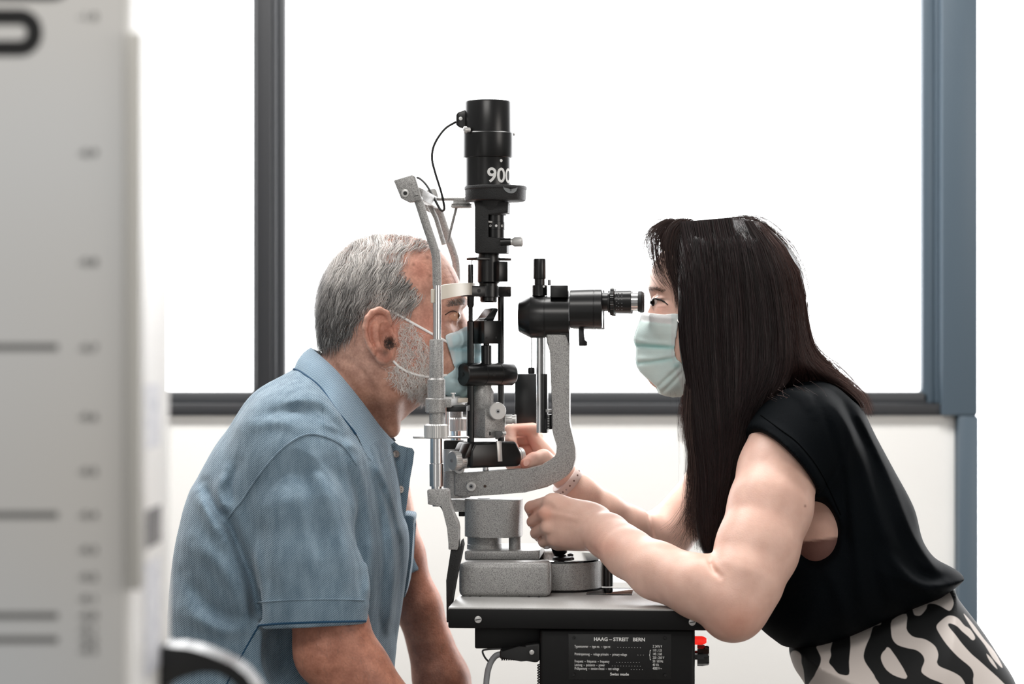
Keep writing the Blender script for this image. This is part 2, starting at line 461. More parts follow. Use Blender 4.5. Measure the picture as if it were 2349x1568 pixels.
obj('indicator_lamp', bm, m_red, psu)
bm = new(); p = L(1594, 1502, YP + 0.02)
lathe(bm, p, EX, [(0, 0.006), (0.003, 0.006), (0.0031, 0.0135), (0.010, 0.0135), (0.017, 0.0125), (0.0185, 0.0115)], 24, knurl=(0.0031, 0.0186, 0.03))
obj('voltage_knob', bm, m_blkgloss, psu)
# plug, lead, coiled conductor
plug = thing('power_plug', L(1180, 1500, YP + 0.01), 'black plug with grey lead pushed into the power supply box', 'plug')
bm = new()
lprism(bm, [(1146, 1489), (1146, 1512), (1196, 1511), (1228, 1520), (1238, 1516), (1238, 1474), (1206, 1478), (1192, 1487)], YP, YP + 0.03, 0.004, 3)
obj('plug_body', bm, m_rubber, plug)
bm = new()
for i in range(9):
    lbox(bm, 1150 + i * 5.2, 1153 + i * 5.2, 1509, 1514, YP + 0.002, YP + 0.027)
obj('strain_relief', bm, m_rubber, plug)
screw('plug_screw', 1220, 1495, YP, 5.5, plug, m_alu, False)
bm = new(); tube(bm, smooth_path([L(1152, 1500, YP + .014), L(1138, 1503, YP + .014), L(1125, 1520, YP + .014), L(1117, 1550, YP + .014), L(1115, 1600, YP + .014), L(1122, 1680, YP + .03)]), 7.0 * kp, 12)
obj('lead', bm, m_grey, plug)
bm = new(); tube(bm, smooth_path([L(1150, 1487, YP + .01), L(1115, 1489, YP + .01), L(1107, 1494, YP + .01), L(1113, 1508, YP + .01), L(1122, 1518, YP + .014)], 5), 2.2 * kp, 8)
obj('wire_clip', bm, m_rubber, plug)
bm = new()
pts = []
for i in range(160):
    t = i / 8 * 2 * math.pi
    c = L(1237, 1522 + i * 0.75, YP + 0.008)
    pts.append(c + (EX * math.cos(t) + EY * math.sin(t)) * 4.0 * kp)
tube(bm, pts, 1.4 * kp, 5)
obj('coiled_cord', bm, m_rubber, psu)

# ------------------------------------------------------------------ slit lamp
lamp = thing('slit_lamp', (L(1140, 1370, 0.03).x, 0.03, ZT), 'slit lamp microscope in grey hammertone and black on the table between the two people', 'slit lamp')
# rail covers
bm = new(); lbox(bm, 1052, 1263, 1289, 1369.5, -0.094, -0.052, 0.0085, 4)
rc = obj('rail_cover', bm, m_hammer, lamp)
for x in (1078, 1101, 1213, 1236):
    bm = new(); disc(bm, x, 1368, -0.0942, 2.2, NEAR, 0.0006, 10); obj('vent_hole', bm, m_blk, rc)
a_, b_ = L(1052, 1369.5, -0.094), L(1263, 1369.5, -0.094)
hh = L(1052, 1289, -0.094).z - a_.z
bm = new(); off = EY * 0.17
prism(bm, [a_ + off, b_ + off, b_ + off + EZ * hh, a_ + off + EZ * hh], EY * 0.042, 0.0085, 4)
obj('rail_cover', bm, m_hammer, lamp)
bm = new()
p = L(1060, 1330, -0.05); q = L(1250, 1330, -0.05)
tube(bm, [Vector((p.x, p.y + .06, ZT + .018)), Vector((q.x, q.y + .06, ZT + .018))], 0.006, 12)
obj('axle', bm, m_chrome, lamp)
# base carriage with rounded nose and gloss deck
def deck_outline(z, grow=0.0):
    a = L(1072, 1290, -0.045); cxx = L(1300, 1290, 0.03); r = 0.072 + grow
    o = []
    ctr = Vector((cxx.x, cxx.y, z)); 
    for i in range(25):
        t = math.radians(-90 + 180 * i / 24)
        o.append(ctr + EX * (math.cos(t) * (r * 0.72)) + EY * math.sin(t) * r)
    left = (Vector((a.x, a.y, 0)) - Vector((cxx.x, cxx.y, 0))).dot(EX) - grow
    o.append(ctr + EX * left + EY * r); o.append(ctr + EX * left - EY * r)
    return o
zd = L(1320, 1289, -0.042).z
bm = new(); prism(bm, deck_outline(ZT + 0.005), EZ * (zd - ZT - 0.0065), 0.001)
base = obj('carriage', bm, m_hammer, lamp)
bm = new(); prism(bm, deck_outline(zd - 0.0015, 0.0012), EZ * 0.0022, 0.0008)
deck = obj('deck_plate', bm, m_blkgloss, base)
bm = new(); prism(bm, deck_outline(ZT + 0.0012, -0.004), EZ * 0.0045, 0.001)
obj('carriage_skirt', bm, m_rubber, base)
for x, y in ((1310, 1268), (1309, 1285)):
    bm = new(); p = L(x, y, 0.03); lathe(bm, Vector((p.x, p.y + (0.035 if y < 1275 else -0.02), zd)), EZ, [(0, .0045), (0.0015, .0045), (0.003, .002)], 14); obj('deck_screw', bm, m_blk, base)
# joystick
bm = new(); jp = L(1290, 1281, 0.005); jp.z = zd + 0.0005; jt = L(1262, 1195, -0.012)
ax = (jt - jp)
lathe(bm, jp, ax, [(0, 0.004), (0.006, 0.0045), (0.008, 0.0095), (0.016, 0.0105), (ax.length - 0.01, 0.0095), (ax.length, 0.006)], 20)
joy = obj('joystick', bm, m_blk, lamp)
bm = new(); lathe(bm, Vector((jp.x, jp.y, zd)), EZ, [(0, .014), (.0025, .013), (.004, .006), (.006, 0.0045)], 20)
obj('joystick_boot', bm, m_rubber, joy)
bm = new(); p = L(1392, 1300, 0.03); lathe(bm, Vector((p.x, p.y, ZT + 0.004)), EZ, [(0, .009), (.02, .009), (.034, .0075)], 16)
obj('locking_knob', bm, m_blk, lamp)
# cross slide plate and column housing
bm = new(); lbox(bm, 1066, 1237, 1263, 1284, -0.034, 0.085, 0.0022, 3)
obj('slide_block', bm, m_hammer, lamp)
bm = new()
vlathe(bm, 1111, 0.01, [(1266, 40), (1247, 40), (1246.5, 39), (1228, 39)], 48)
obj('pivot_drum', bm, m_hammer, lamp)
bm = new(); vlathe(bm, 1181, -0.002, [(1262, 14), (1228, 14)], 28)
obj('stop_pillar', bm, m_hammer, lamp)
def rounded(cx, cy, hx, hy, r, n=8):
    o = []
    for qx, qy, a0 in ((1, 1, 0), (-1, 1, 90), (-1, -1, 180), (1, -1, 270)):
        for i in range(n + 1):
            t = math.radians(a0 + 90 * i / n)
            o.append((cx + qx * (hx - r) + r * math.cos(t), cy + qy * (hy - r) + r * math.sin(t)))
    return o
def stand_prism(bm, pxc, y, hx, hy, r, py0, py1, bev=0.002):
    b, s = ring_px(pxc, y)
    z0, z1 = ZC + (CY0 - py1) * s, ZC + (CY0 - py0) * s
    prism(bm, [Vector((b.x, b.y, z0)) + EX * u + EY * v for u, v in rounded(0, 0, hx, hy, r)], EZ * (z1 - z0), bev, 3)
bm = new(); stand_prism(bm, 1133, 0.01, 0.0395, 0.038, 0.024, 1143, 1228)
obj('column_housing', bm, m_hammer, lamp)
bm = new(); stand_prism(bm, 1062, 0.012, 0.022, 0.02, 0.008, 1145, 1171)
obj('housing_lug', bm, m_hammer, lamp)
bm = new(); lbox(bm, 1052, 1066, 1168, 1184, 0.0, 0.03, 0.001)
obj('stop_block', bm, m_blkwr, lamp)
bm = new(); b, s = ring_px(1110, 0.01)
lathe(bm, Vector((b.x, b.y, ZC + (CY0 - 1143) * s)), EZ, [(0, .0085), (.0008, .0085)], 24); obj('top_cap', bm, m_blk, lamp)

# microscope arm
arm_pts = [(1253, 766), (1299, 766), (1307, 784), (1306, 812), (1306, 965), (1308, 978), (1314, 1002), (1320, 1027), (1320.5, 1050), (1313, 1076), (1302, 1090), (1287, 1101), (1254, 1117), (1205, 1129), (1130, 1135), (1058, 1139), (1042, 1136), (1042, 1084), (1067, 1083), (1124, 1080), (1165, 1078), (1205, 1076), (1240, 1068), (1262, 1059), (1276, 1048), (1280, 1037), (1277, 1022), (1269, 996), (1265.5, 978), (1265, 812), (1254, 786)]
bm = new(); lprism(bm, arm_pts, -0.017, 0.017, 0.0022, 3)
marm = obj('microscope_arm', bm, m_hammer, lamp)
bm = new(); vlathe(bm, 1041, 0.0, [(1141, 22), (1139, 24), (1082, 24), (1079, 22)], 36)
obj('arm_boss', bm, m_hammer, marm)
bm = new(); vlathe(bm, 1037, 0.0, [(1080, 20), (1030, 20)], 32); obj('boss_collar', bm, m_alu, marm)
bm = new(); disc(bm, 1081, 1115, -0.017, 11.3, NEAR, 0.0035, 28, .1); rv = obj('arm_bolt', bm, m_alu, marm)
bm = new(); disc(bm, 1081, 1115, -0.0206, 5.2, NEAR, 0.0006, 20); obj('bolt_ring', bm, m_grey, rv)
bm = new(); disc(bm, 1081, 1115, -0.0213, 2.4, NEAR, 0.0006, 12); obj('bolt_socket', bm, m_blk, rv)
bm = new(); disc(bm, 1112.5, 1114.5, -0.0171, 3.4, NEAR, 0.0004, 14); obj('arm_hole', bm, mat('rusty_hole', rgb(70, 55, 48), .8), marm)
bm = new(); disc(bm, 1054, 1074, -0.020, 12, NEAR, 0.004, 26, .1); rv = obj('boss_bolt', bm, m_alu, marm)
bm = new(); disc(bm, 1054, 1074, -0.0243, 6, NEAR, 0.0006, 16); obj('bolt_socket', bm, m_grey, rv)
bm = new(); vlathe(bm, 1114, 0.004, [(1082, 7), (1066, 7)], 20); obj('arm_pin', bm, m_chrome, marm)
# chrome focusing column and scale blocks behind the arm
bm = new(); vlathe(bm, 1239, 0.012, [(992, 9), (775, 9)], 28)
obj('focus_column', bm, m_chrome, lamp)
bm = new(); lbox(bm, 1181, 1240, 857, 1004, 0.088, 0.115, 0.001)
obj('scale_block', bm, m_blk, lamp)
bm = new(); lbox(bm, 1243, 1255, 857, 993, 0.0, 0.03, 0.001)
obj('scale_rail', bm, m_blk, lamp)
bm = new(); vlathe(bm, 1257, 0.002, [(984, 9), (950, 9)], 40, knurl_px=(950, 984, 0.04)); obj('scale_drum', bm, m_blk, lamp)
bm = new(); vlathe(bm, 1259, 0.002, [(945, 8), (938, 8)], 24); obj('scale_cap', bm, m_alu, lamp)
bm = new()
for y in np.linspace(952, 982, 9): lbox(bm, 1256, 1260, y - .6, y + .6, -0.0048, -0.0038)
obj('scale_ticks', bm, m_white, lamp)
bm = new(); tube(bm, [L(1219.5, 850, 0.012), L(1219.5, 770, 0.012)], 1.2 * mpp(0), 6); obj('control_wire', bm, m_wire, lamp)
bm = new(); tube(bm, [L(1249.5, 960, -0.004), L(1249.5, 725, -0.024)], 1.3 * mpp(0), 6); obj('guide_rod', bm, m_blk, lamp)
bm = new(); vlathe(bm, 1219, 0.012, [(857, 7), (853, 8), (845, 8), (842, 6)], 20); obj('wire_ferrule', bm, m_rubber, lamp)
bm = new(); p = L(1160, 961, 0.0)
lathe(bm, p, EX, [(0, 0.0065), (0.009, 0.0065), (0.0092, 0.0058), (0.012, 0.0058), (0.0122, 0.0065), (0.0145, .0065)], 32, knurl=(-1, 0.0091, 0.03)); obj('side_spindle', bm, m_alu, lamp)

# microscope body
mic = thing_mic = None
bm = new(); s0 = mpp(0); p = L(1190, 726.5, 0.0)
lathe(bm, p, EX, [(0, 33 * s0), (1.5 * s0, 35 * s0), (27 * s0, 48 * s0), (28 * s0, 48.5 * s0), (60 * s0, 48.5 * s0), (60.5 * s0, 47.5 * s0), (62 * s0, 47.5 * s0), (62.5 * s0, 48 * s0), (117 * s0, 48 * s0)], 56)
body = obj('microscope_body', bm, m_blk, lamp)
bm = new(); lprism(bm, [(1250, 760), (1306, 735), (1306, 790), (1302, 780), (1300, 766)], -0.018, 0.018, 0.001); obj('body_saddle', bm, m_blk, body)
bm = new(); lbox(bm, 1262, 1303, 654, 682, -0.02, 0.02, 0.001); obj('body_ridge', bm, m_blk, body)
bm = new(); vlathe(bm, 1238, 0.0, [(678, 18), (676, 17.5), (654, 17.5), (653, 12.5), (640, 12.5), (639.5, 14.5), (638, 15), (596, 14.5), (593, 13.5)], 44, knurl_px=(590, 639.6, 0.015)); kn = obj('changer_knob', bm, m_blk, body)
bm = new(); disc(bm, 1247.5, 657, -0.0105, 2.6, NEAR, 0.0006, 12); obj('knob_dot', bm, m_white, kn)
bm = new(); vlathe(bm, 1260, 0.0, [(654, 4), (642, 4), (641, 3)], 14); obj('stop_pin', bm, m_grey, body)
for sgn in (-1, 1):
    yb = sgn * 0.0325
    p = L(1308, 708, -0.0325) + EY * (yb + 0.0325)
    s = mpp(p.y)
    bm = new()
    lathe(bm, p, EX, [(0, 42 * s), (1.5 * s, 44.5 * s), (54 * s, 46 * s), (54.5 * s, 45 * s), (56 * s, 45 * s), (56.5 * s, 46 * s), (72 * s, 46 * s), (74 * s, 44.5 * s)], 48)
    pr = obj('prism_housing', bm, m_blk, lamp)
    e = L(1382, 691.5, -0.0325) + EY * (yb + 0.0325)
    bm = new()
    lathe(bm, e, EX, [(-3 * s, 20 * s), (12 * s, 20 * s), (12.5 * s, 25 * s), (18 * s, 26 * s)], 40)
    ep = obj('eyepiece_tube', bm, m_blk, lamp)
    bm = new(); lathe(bm, e + EX * (17 * s), EX, [(0, 29 * s), (1.5 * s, 31 * s), (9 * s, 31 * s), (11 * s, 29 * s)], 72, knurl=(0.5 * s, 9.5 * s, 0.02)); obj('dioptre_ring', bm, m_blk, ep)
    bm = new(); lathe(bm, e + EX * (28 * s), EX, [(0, 25 * s), (37 * s, 26 * s), (37.5 * s, 25 * s), (38 * s, 25 * s)], 44); br = obj('dioptre_barrel', bm, m_blk, ep)
    bm = new(); lathe(bm, e + EX * (66 * s), EX, [(0, 20 * s), (17 * s, 20 * s)], 40); obj('barrel_sleeve', bm, m_chrome, ep)
    bm = new(); lathe(bm, e + EX * (81 * s), EX, [(0, 22 * s), (1 * s, 24 * s), (9 * s, 24 * s), (11 * s, 22 * s), (11.2 * s, 15 * s), (9 * s, 14 * s)], 44); obj('eyecup', bm, m_rubber, ep)
    if sgn < 0:
        for dx, nn in ((33, 5), (37.5, 6), (45, 6)):
            for k in range(nn):
                an = math.radians(-55 + 110 * (k + .5) / nn)
                bm = new()
                c = e + EX * (dx * s) + (NEAR * math.cos(an) + EZ * math.sin(an)) * (25.9 * s)
                boxv(bm, c, 1.3 * s, 0.0003, 0.45 * s, (EX, (NEAR * math.cos(an) + EZ * math.sin(an)), (EZ * math.cos(an) - NEAR * math.sin(an))))
                obj('dioptre_mark', bm, m_grey, ep)
bm = new(); lprism(bm, [(1327, 748), (1339, 748), (1339, 780), (1347, 783), (1347, 791), (1344, 793), (1328, 793)], -0.03, -0.012, 0.0008); obj('filter_lever', bm, m_blk, lamp)

# ------------------------------------------------------------------ illumination tower, swung round towards the lens
TH = math.radians(35)
U = Vector((math.cos(TH), math.sin(TH), 0)); V = Vector((-math.sin(TH), math.cos(TH), 0))
I0 = L(1113, CY0, 0.0)
def I(px, py, v=0.0):                          # photo x read along the swung frame
    u = (px - 1113) * mpp(0) / math.cos(TH)
    w = Vector((I0.x, I0.y, 0)) + U * u + V * v
    return Vector((w.x, w.y, ZC + (CY0 - py) * mpp(0)))
def ilathe(bm, px, v, prof, seg=32, **k):
    prof = sorted(prof, key=lambda q: -q[0]) if prof[0][0] < prof[-1][0] else prof
    p = I(px, prof[0][0], v); s = mpp(0)
    lathe(bm, p, EZ, [((prof[0][0] - q[0]) * s, q[1] * s) for q in prof], seg, **k)
def ibox(bm, x0, x1, py0, py1, v0, v1, bev=0.0):
    prism(bm, [I(x0, py1, v0), I(x1, py1, v0), I(x1, py0, v0), I(x0, py0, v0)], V * (v1 - v0), bev)
s0 = mpp(0)
bm = new(); vlathe(bm, 1120, 0.0, [(432, 53), (364, 53), (363, 53.5), (362.5, 58), (361, 59), (307, 59), (305.5, 57.5), (304.5, 57), (304, 55), (237, 55), (233.5, 53.5), (232.5, 51)], 72)
hous = obj('lamp_housing', bm, m_blk, lamp)
axis_p = L(1120, CY0, 0.0)
text_mesh('housing_lettering', '900', 36 * s0 / 0.72 * 0.93, Vector((0, 0, L(1120, 417, -0.03).z)), EX, EZ, m_white, hous, bold=0.018, wrap=(axis_p, 53.3 * s0, -0.05), squeeze=1.0)
bm = new(); an = math.radians(34); c = Vector((axis_p.x + math.sin(an) * 53 * s0, axis_p.y - math.cos(an) * 53 * s0, L(1150, 367.5, -.03).z)); lathe(bm, c, Vector((math.sin(an), -math.cos(an), 0)), [(0, 3.6 * s0), (0.0005, 3.6 * s0)], 16); obj('index_dot', bm, m_white, hous)
bm = new(); lprism(bm, [(1046, 262), (1050, 257), (1064, 252), (1072, 252), (1072, 294), (1056, 293), (1046, 287)], -0.012, 0.012, 0.002, 3); pl = obj('lamp_plug', bm, m_blk, hous)
screw('plug_screw', 1057, 272, -0.012, 4.2, pl, m_white, False)
bm = new(); p = L(1078, 298, -0.026); lathe(bm, p, (-EX * 0.9 + NEAR * 0.45), [(0, 5 * s0), (8 * s0, 5 * s0), (8.5 * s0, 8 * s0), (14 * s0, 8 * s0), (15 * s0, 6.5 * s0)], 22); cs = obj('clamp_screw', bm, m_alu, hous)
bm = new(); lathe(bm, p + (-EX * 0.9 + NEAR * 0.45).normalized() * 15 * s0, (-EX * 0.9 + NEAR * 0.45), [(0, 3 * s0), (0.0004, 3 * s0)], 12); obj('screw_socket', bm, m_blk, cs)
bm = new(); disc(bm, 1178, 307, 0.0, 4.5, EX, 0.002, 14); obj('side_screw', bm, m_alu, hous)
# collar with scale window
bm = new(); vlathe(bm, 1137, 0.0, [(462, 66), (460, 69), (455, 70), (436, 70.5), (434.5, 72), (430, 72), (427.5, 70.5)], 64)
colr = obj('lamp_collar', bm, m_blkwr, lamp)
bm = new()
cc = L(1137, 432, 0.0); wpts = []
for k in range(15):
    t = math.pi * k / 14
    wx, wy = 18 * math.cos(t), -15 * math.sin(t)
    a = math.radians(29) + wx / 71.0
    wpts.append(Vector((cc.x + math.sin(a) * 72.3 * s0, cc.y - math.cos(a) * 72.3 * s0, ZC + (CY0 - (432 - wy)) * s0)))
prism(bm, wpts, (math.sin(math.radians(29)) * -0.002, math.cos(math.radians(29)) * 0.002, 0)); obj('scale_window', bm, m_glass, colr)
bm = new(); a = math.radians(29); c = Vector((cc.x + math.sin(a) * 73 * s0, cc.y - math.cos(a) * 73 * s0, ZC + (CY0 - 437) * s0)); boxv(bm, c, .0004, .0003, .003); obj('window_index', bm, m_blk, colr)
# neck casting with the filter dial opening
bm = new(); vlathe(bm, 1128, 0.0, [(494, 33), (482, 37), (470, 40), (460, 41)], 40); obj('neck_flare', bm, m_blkwr, colr)
bm = new(); lprism(bm, [(1089, 580), (1163, 580), (1163, 546), (1118, 546), (1118, 488), (1165, 488), (1166, 462), (1089, 462)], -0.022, 0.022, 0.0015)
neck = obj('filter_neck', bm, m_blkwr, lamp)
bm = new(); vlathe(bm, 1134, 0.0, [(546, 24), (527, 24), (526.5, 25), (510, 25), (509.5, 24), (488, 24)], 44); dial = obj('filter_dial', bm, m_blk, neck)
b0 = L(1134, CY0, 0.0)
for an, hol in ((-21, 1), (10, 0), (44, 1)):
    an = math.radians(an); dd = Vector((math.sin(an), -math.cos(an), 0)); c = Vector((b0.x, b0.y, ZC + (CY0 - 518.5) * s0)) + dd * 25 * s0
    bm = new(); lathe(bm, c, dd, [(0, 2.9 * s0), (0.0004, 2.9 * s0)], 14); dt = obj('dial_mark', bm, m_white, dial)
    if hol:
        bm = new(); lathe(bm, c + dd * .0004, dd, [(0, 1.3 * s0), (0.0003, 1.3 * s0)], 12); obj('mark_centre', bm, m_blk, dt)
bm = new(); tube(bm, [L(1115, 508, -0.02), L(1129, 509, -0.018)], 2.6 * s0, 8); obj('filter_pin', bm, m_alu, neck)
bm = new(); p = L(1148, 555, -0.02); lathe(bm, p, EX + EZ * 0.03, [(0, 9 * s0), (24 * s0, 8.5 * s0)], 22); sh = obj('slit_shaft', bm, m_blk, neck)
bm = new(); lathe(bm, p + EX * 23 * s0, EX + EZ * 0.03, [(0, 7.5 * s0), (4 * s0, 7.5 * s0), (9 * s0, 11 * s0), (26 * s0, 11.5 * s0), (28.5 * s0, 9 * s0)], 44, knurl=(8.5 * s0, 25.5 * s0, 0.035)); obj('shaft_knob', bm, m_alu, neck)
# projector tube
bm = new(); ilathe(bm, 1121, 0, [(693, 17), (690, 20), (682, 20), (681, 22), (650, 22), (646, 26), (594, 26), (593, 26), (580, 24)], 44)
pt = obj('projector_tube', bm, m_blk, lamp)
bm = new(); ibox(bm, 1120, 1141, 600, 646, -0.026, -0.005, 0.001); obj('tube_flat', bm, m_blk, pt)
bm = new(); ibox(bm, 1081, 1160, 591, 597, -0.014, 0.012, 0.0006); obj('stop_plate', bm, m_blk, pt)
bm = new(); ilathe(bm, 1083, 0, [(609, 1.4), (595, 1.4)], 10); obj('stop_pin', bm, m_alu, pt)
bm = new(); ibox(bm, 1067, 1162, 656, 680, -0.012, 0.012, 0.0012); ilathe(bm, 1118, 0, [(680, 28), (656, 28)], 36)
cl = obj('rod_clamp', bm, m_blk, lamp)
for x in (1088, 1156):
    p = I(x, 667, -0.012); bm = new(); lathe(bm, p, -V, [(0, 4.6 * s0), (0.0005, 4.6 * s0)], 16); so = obj('clamp_screw', bm, mat('dark_steel', rgb(60, 60, 61), .35, .8), cl)
    bm = new(); boxv(bm, p - V * 0.0006, 0.8 * s0, .0002, 4 * s0, (U, V, EZ)); obj('slot', bm, m_blk, so)
bm = new(); ilathe(bm, 1080, 0, [(1015, 8), (738, 8), (734, 5), (706, 5), (700, 8), (664, 8), (662, 6), (609, 6), (607, 5)], 24)
obj('tower_rod', bm, m_blk, lamp)
bm = new(); ilathe(bm, 1149, 0, [(1015, 7.4), (660, 7.4)], 24)
obj('tower_rod', bm, m_blk, lamp)
# mirror block on its post
bm = new()
prism(bm, [I(1092, 788, -0.02), I(1133, 788, -0.02), I(1133, 735, -0.02), I(1092, 735, -0.02)], V * 0.03, 0.001)
mb = obj('mirror_block', bm, m_blk, lamp)
bm = new(); pts = [(1094, 736), (1105, 729), (1118, 708), (1122, 706), (1131, 707), (1131, 713), (1124, 728), (1121, 736)]
prism(bm, [I(x, y, -0.012) for x, y in pts], V * 0.02, 0.0008); obj('mirror_fin', bm, m_blk, mb)
for x, z_ in ((1098, 775), (1119, 774)):
    p = I(x, z_, -0.0201); bm = new(); lathe(bm, p, -V, [(0, 2.6 * s0), (.0003, 2.6 * s0)], 12); obj('block_screw', bm, m_rubber, mb)
bm = new(); ilathe(bm, 1113, -0.003, [(840, 12), (792, 12), (791, 7), (785, 7)], 28); obj('mirror_post', bm, m_blk, mb)
# cross drum
bm = new(); A_ = I(1061, 858, -0.002); Ln = (I(1172, 858, -0.002) - A_).length; r = 26.5 * s0
lathe(bm, A_, U, [(0, r * .93), (.0012, r), (Ln * .38, r), (Ln * .385, r * .97), (Ln * .39, r), (Ln * .70, r), (Ln * .705, r * .97), (Ln * .71, r), (Ln - .0015, r), (Ln, r * .94)], 48)
dr = obj('tilt_drum', bm, m_blk, lamp)
bm = new(); lathe(bm, A_ - U * .0002, -U, [(0, 4.5 * s0), (.0004, 4.5 * s0), (.0006, 3 * s0)], 16); obj('drum_socket', bm, m_rubber, dr)
p = I(1117, 858, -0.002) - V * r; bm = new(); lathe(bm, p + V * .0004, -V, [(0, 4.4 * s0), (.0005, 4.4 * s0)], 16); obj('drum_screw', bm, m_rubber, dr)
# grey casting with centring knob
bm = new(); ilathe(bm, 1113, 0.006, [(1004, 25), (915, 25), (897, 25), (889, 20), (868, 20)], 40, )
ibox(bm, 1094, 1141, 935, 1003, -0.02, 0.028, 0.003)
cast = obj('tower_casting', bm, m_hammer, lamp)
kd = (NEAR * 0.93 + EX * 0.36).normalized()
bm = new(); p = L(1137, 942, -0.014); lathe(bm, p, kd, [(0, 15 * s0), (6 * s0, 15 * s0), (6.5 * s0, 19 * s0), (7 * s0, 20 * s0), (17 * s0, 20 * s0), (18.5 * s0, 18.5 * s0)], 60, knurl=(6.6 * s0, 17.4 * s0, 0.025)); ck = obj('centring_knob', bm, m_alu, cast)
bm = new(); lathe(bm, p + kd * 18.6 * s0, kd, [(0, 5.2 * s0), (.0004, 5.2 * s0)], 18); obj('knob_pivot', bm, m_chrome, ck)
bm = new(); lathe(bm, p + kd * 19.0 * s0 + EZ * -0.8 * s0, kd, [(0, 2.6 * s0), (.0004, 2.6 * s0)], 12); obj('pivot_slot', bm, m_blk, ck)
for y in (941, 993):
    p = I(1105, y, -0.0201); bm = new(); boxv(bm, p, 1.6 * s0, .0005, 4 * s0, (U, V, EZ)); obj('casting_slot', bm, m_blk, cast)
bm = new(); lprism(bm, [(1136, 988), (1152, 990), (1154, 996), (1142, 1007), (1136, 1007)], -0.024, -0.012, 0.001); lv = obj('index_lever', bm, mat('dark_grey_paint', rgb(84, 84, 84), .5), cast)
bm = new(); tube(bm, [L(1152, 993, -.018), L(1161, 993, -.018)], 4 * s0, 12); obj('lever_pin', bm, m_alu, lv)
# slit width box with end knobs
bm = new()
prism(bm, [I(x, y, -0.022) for x, y in ((1060, 1070), (1172, 1070), (1178, 1054), (1177, 1040), (1164, 1012), (1070, 1012), (1060, 1032))], V * 0.044, 0.004, 3)
sw = obj('slit_width_box', bm, m_blk, lamp)
prismpts = [(1118, 1010), (1129, 1010), (1131, 1057), (1121, 1057)]
bm = new(); prism(bm, [I(x, y, -0.0232) for x, y in prismpts], V * 0.0025, 0.0004); obj('index_plate', bm, m_alu, sw)
for px, dirn, nm in ((1058, -U, 'slit_knob'), (1176, U, 'slit_knob')):
    p = I(px, 1053 if dirn.x < 0 else 1049, -0.004)
    bm = new(); lathe(bm, p, dirn, [(-0.008, 19 * s0), (13 * s0, 19 * s0), (13.5 * s0, 21.5 * s0), (27 * s0, 21.5 * s0), (29 * s0, 20 * s0)] if dirn.x < 0 else [(-0.004, 19 * s0), (9 * s0, 19.5 * s0), (10 * s0, 21 * s0), (18 * s0, 21 * s0), (20 * s0, 19 * s0)], 64, knurl=(10.2 * s0, 27.2 * s0, 0.025))
    k_ = obj(nm, bm, m_alu, sw)
    bm = new(); lathe(bm, p + dirn * (28.8 if dirn.x < 0 else 20) * s0, dirn, [(0, 4.4 * s0), (.0015, 3.4 * s0)], 14); obj('knob_rivet', bm, m_grey, k_)
    if dirn.x < 0:
        for q in range(9):
            an = math.radians(-70 + q * 14); dd = (-V * math.cos(an) + EZ * math.sin(an))
            bm = new(); boxv(bm, p + dirn * (3.5 * s0) + dd * 19.1 * s0, 2.2 * s0 if q % 2 else 3.5 * s0, .0002, .35 * s0, (dirn, dd, dd.cross(dirn))); obj('knob_mark', bm, m_blk, k_)
        bm = new(); an = math.radians(-38); dd = (-V * math.cos(an) + EZ * math.sin(an)); lathe(bm, p - U * (-2.5 * s0) + dd * 17.6 * s0, dd, [(0, 3.2 * s0), (.0006, 3.2 * s0)], 14); obj('grub_screw', bm, m_blk, k_)
bm = new(); prism(bm, [I(x, y, -0.021) for x, y in ((1046, 1048), (1060, 1014), (1068, 1014), (1062, 1044))], V * 0.02, 0.001); obj('box_lug', bm, m_blk, sw)
bm = new(); lbox(bm, 1018, 1062, 1010, 1050, 0.012, 0.03, 0.001); obj('back_plate', bm, m_blkwr, lamp)
# lamp cable
bm = new()
tube(bm, smooth_path([L(1047, 279, 0), L(1020, 296, -.01), L(997, 330, -.012), L(991, 362, -.012), L(998, 395, -.012), L(1012, 440, -.01), L(1019, 472, -.005), L(1018, 482, 0), L(1010, 480, .004), L(996, 455, .01), L(978, 424, .02), L(960, 408, .03), L(950, 412, .04)], 6), 2.9 * s0, 8)
tag(obj('lamp_cable', bm, m_rubber, None), 'thin black cable looping from the lamp housing to the chin rest bracket', 'cable')

# ------------------------------------------------------------------ chin rest frame
chin = thing('chin_rest', Vector((L(1040, 1390, -0.13).x, -0.02, ZT)), 'chin and forehead rest frame in grey hammertone and chrome on the table edge', 'chin rest')
YU = 0.13
def both(fn):
    for y in (-YU, YU): fn(y)
xu = {}
def U_(px, py, y):                             # photo position read on the near upright, carried to depth y
    return L(px, py, -YU) + EY * (y + YU)
def ulathe(name, px, prof, y, material, seg=32, knurl_px=None):
    b = U_(px, CY0, y); s = mpp(L(px, CY0, -YU).y)
    prof = sorted(prof, key=lambda q: -q[0]) if prof[0][0] < prof[-1][0] else prof
    bm = new(); kn = None
    if knurl_px: kn = ((prof[0][0] - knurl_px[1]) * s - 1e-6, (prof[0][0] - knurl_px[0]) * s + 1e-6, knurl_px[2])
    lathe(bm, Vector((b.x, b.y, ZC + (CY0 - prof[0][0]) * s)), EZ, [((prof[0][0] - q[0]) * s, q[1] * s) for q in prof], seg, knurl=kn)
    return obj(name, bm, material, chin)
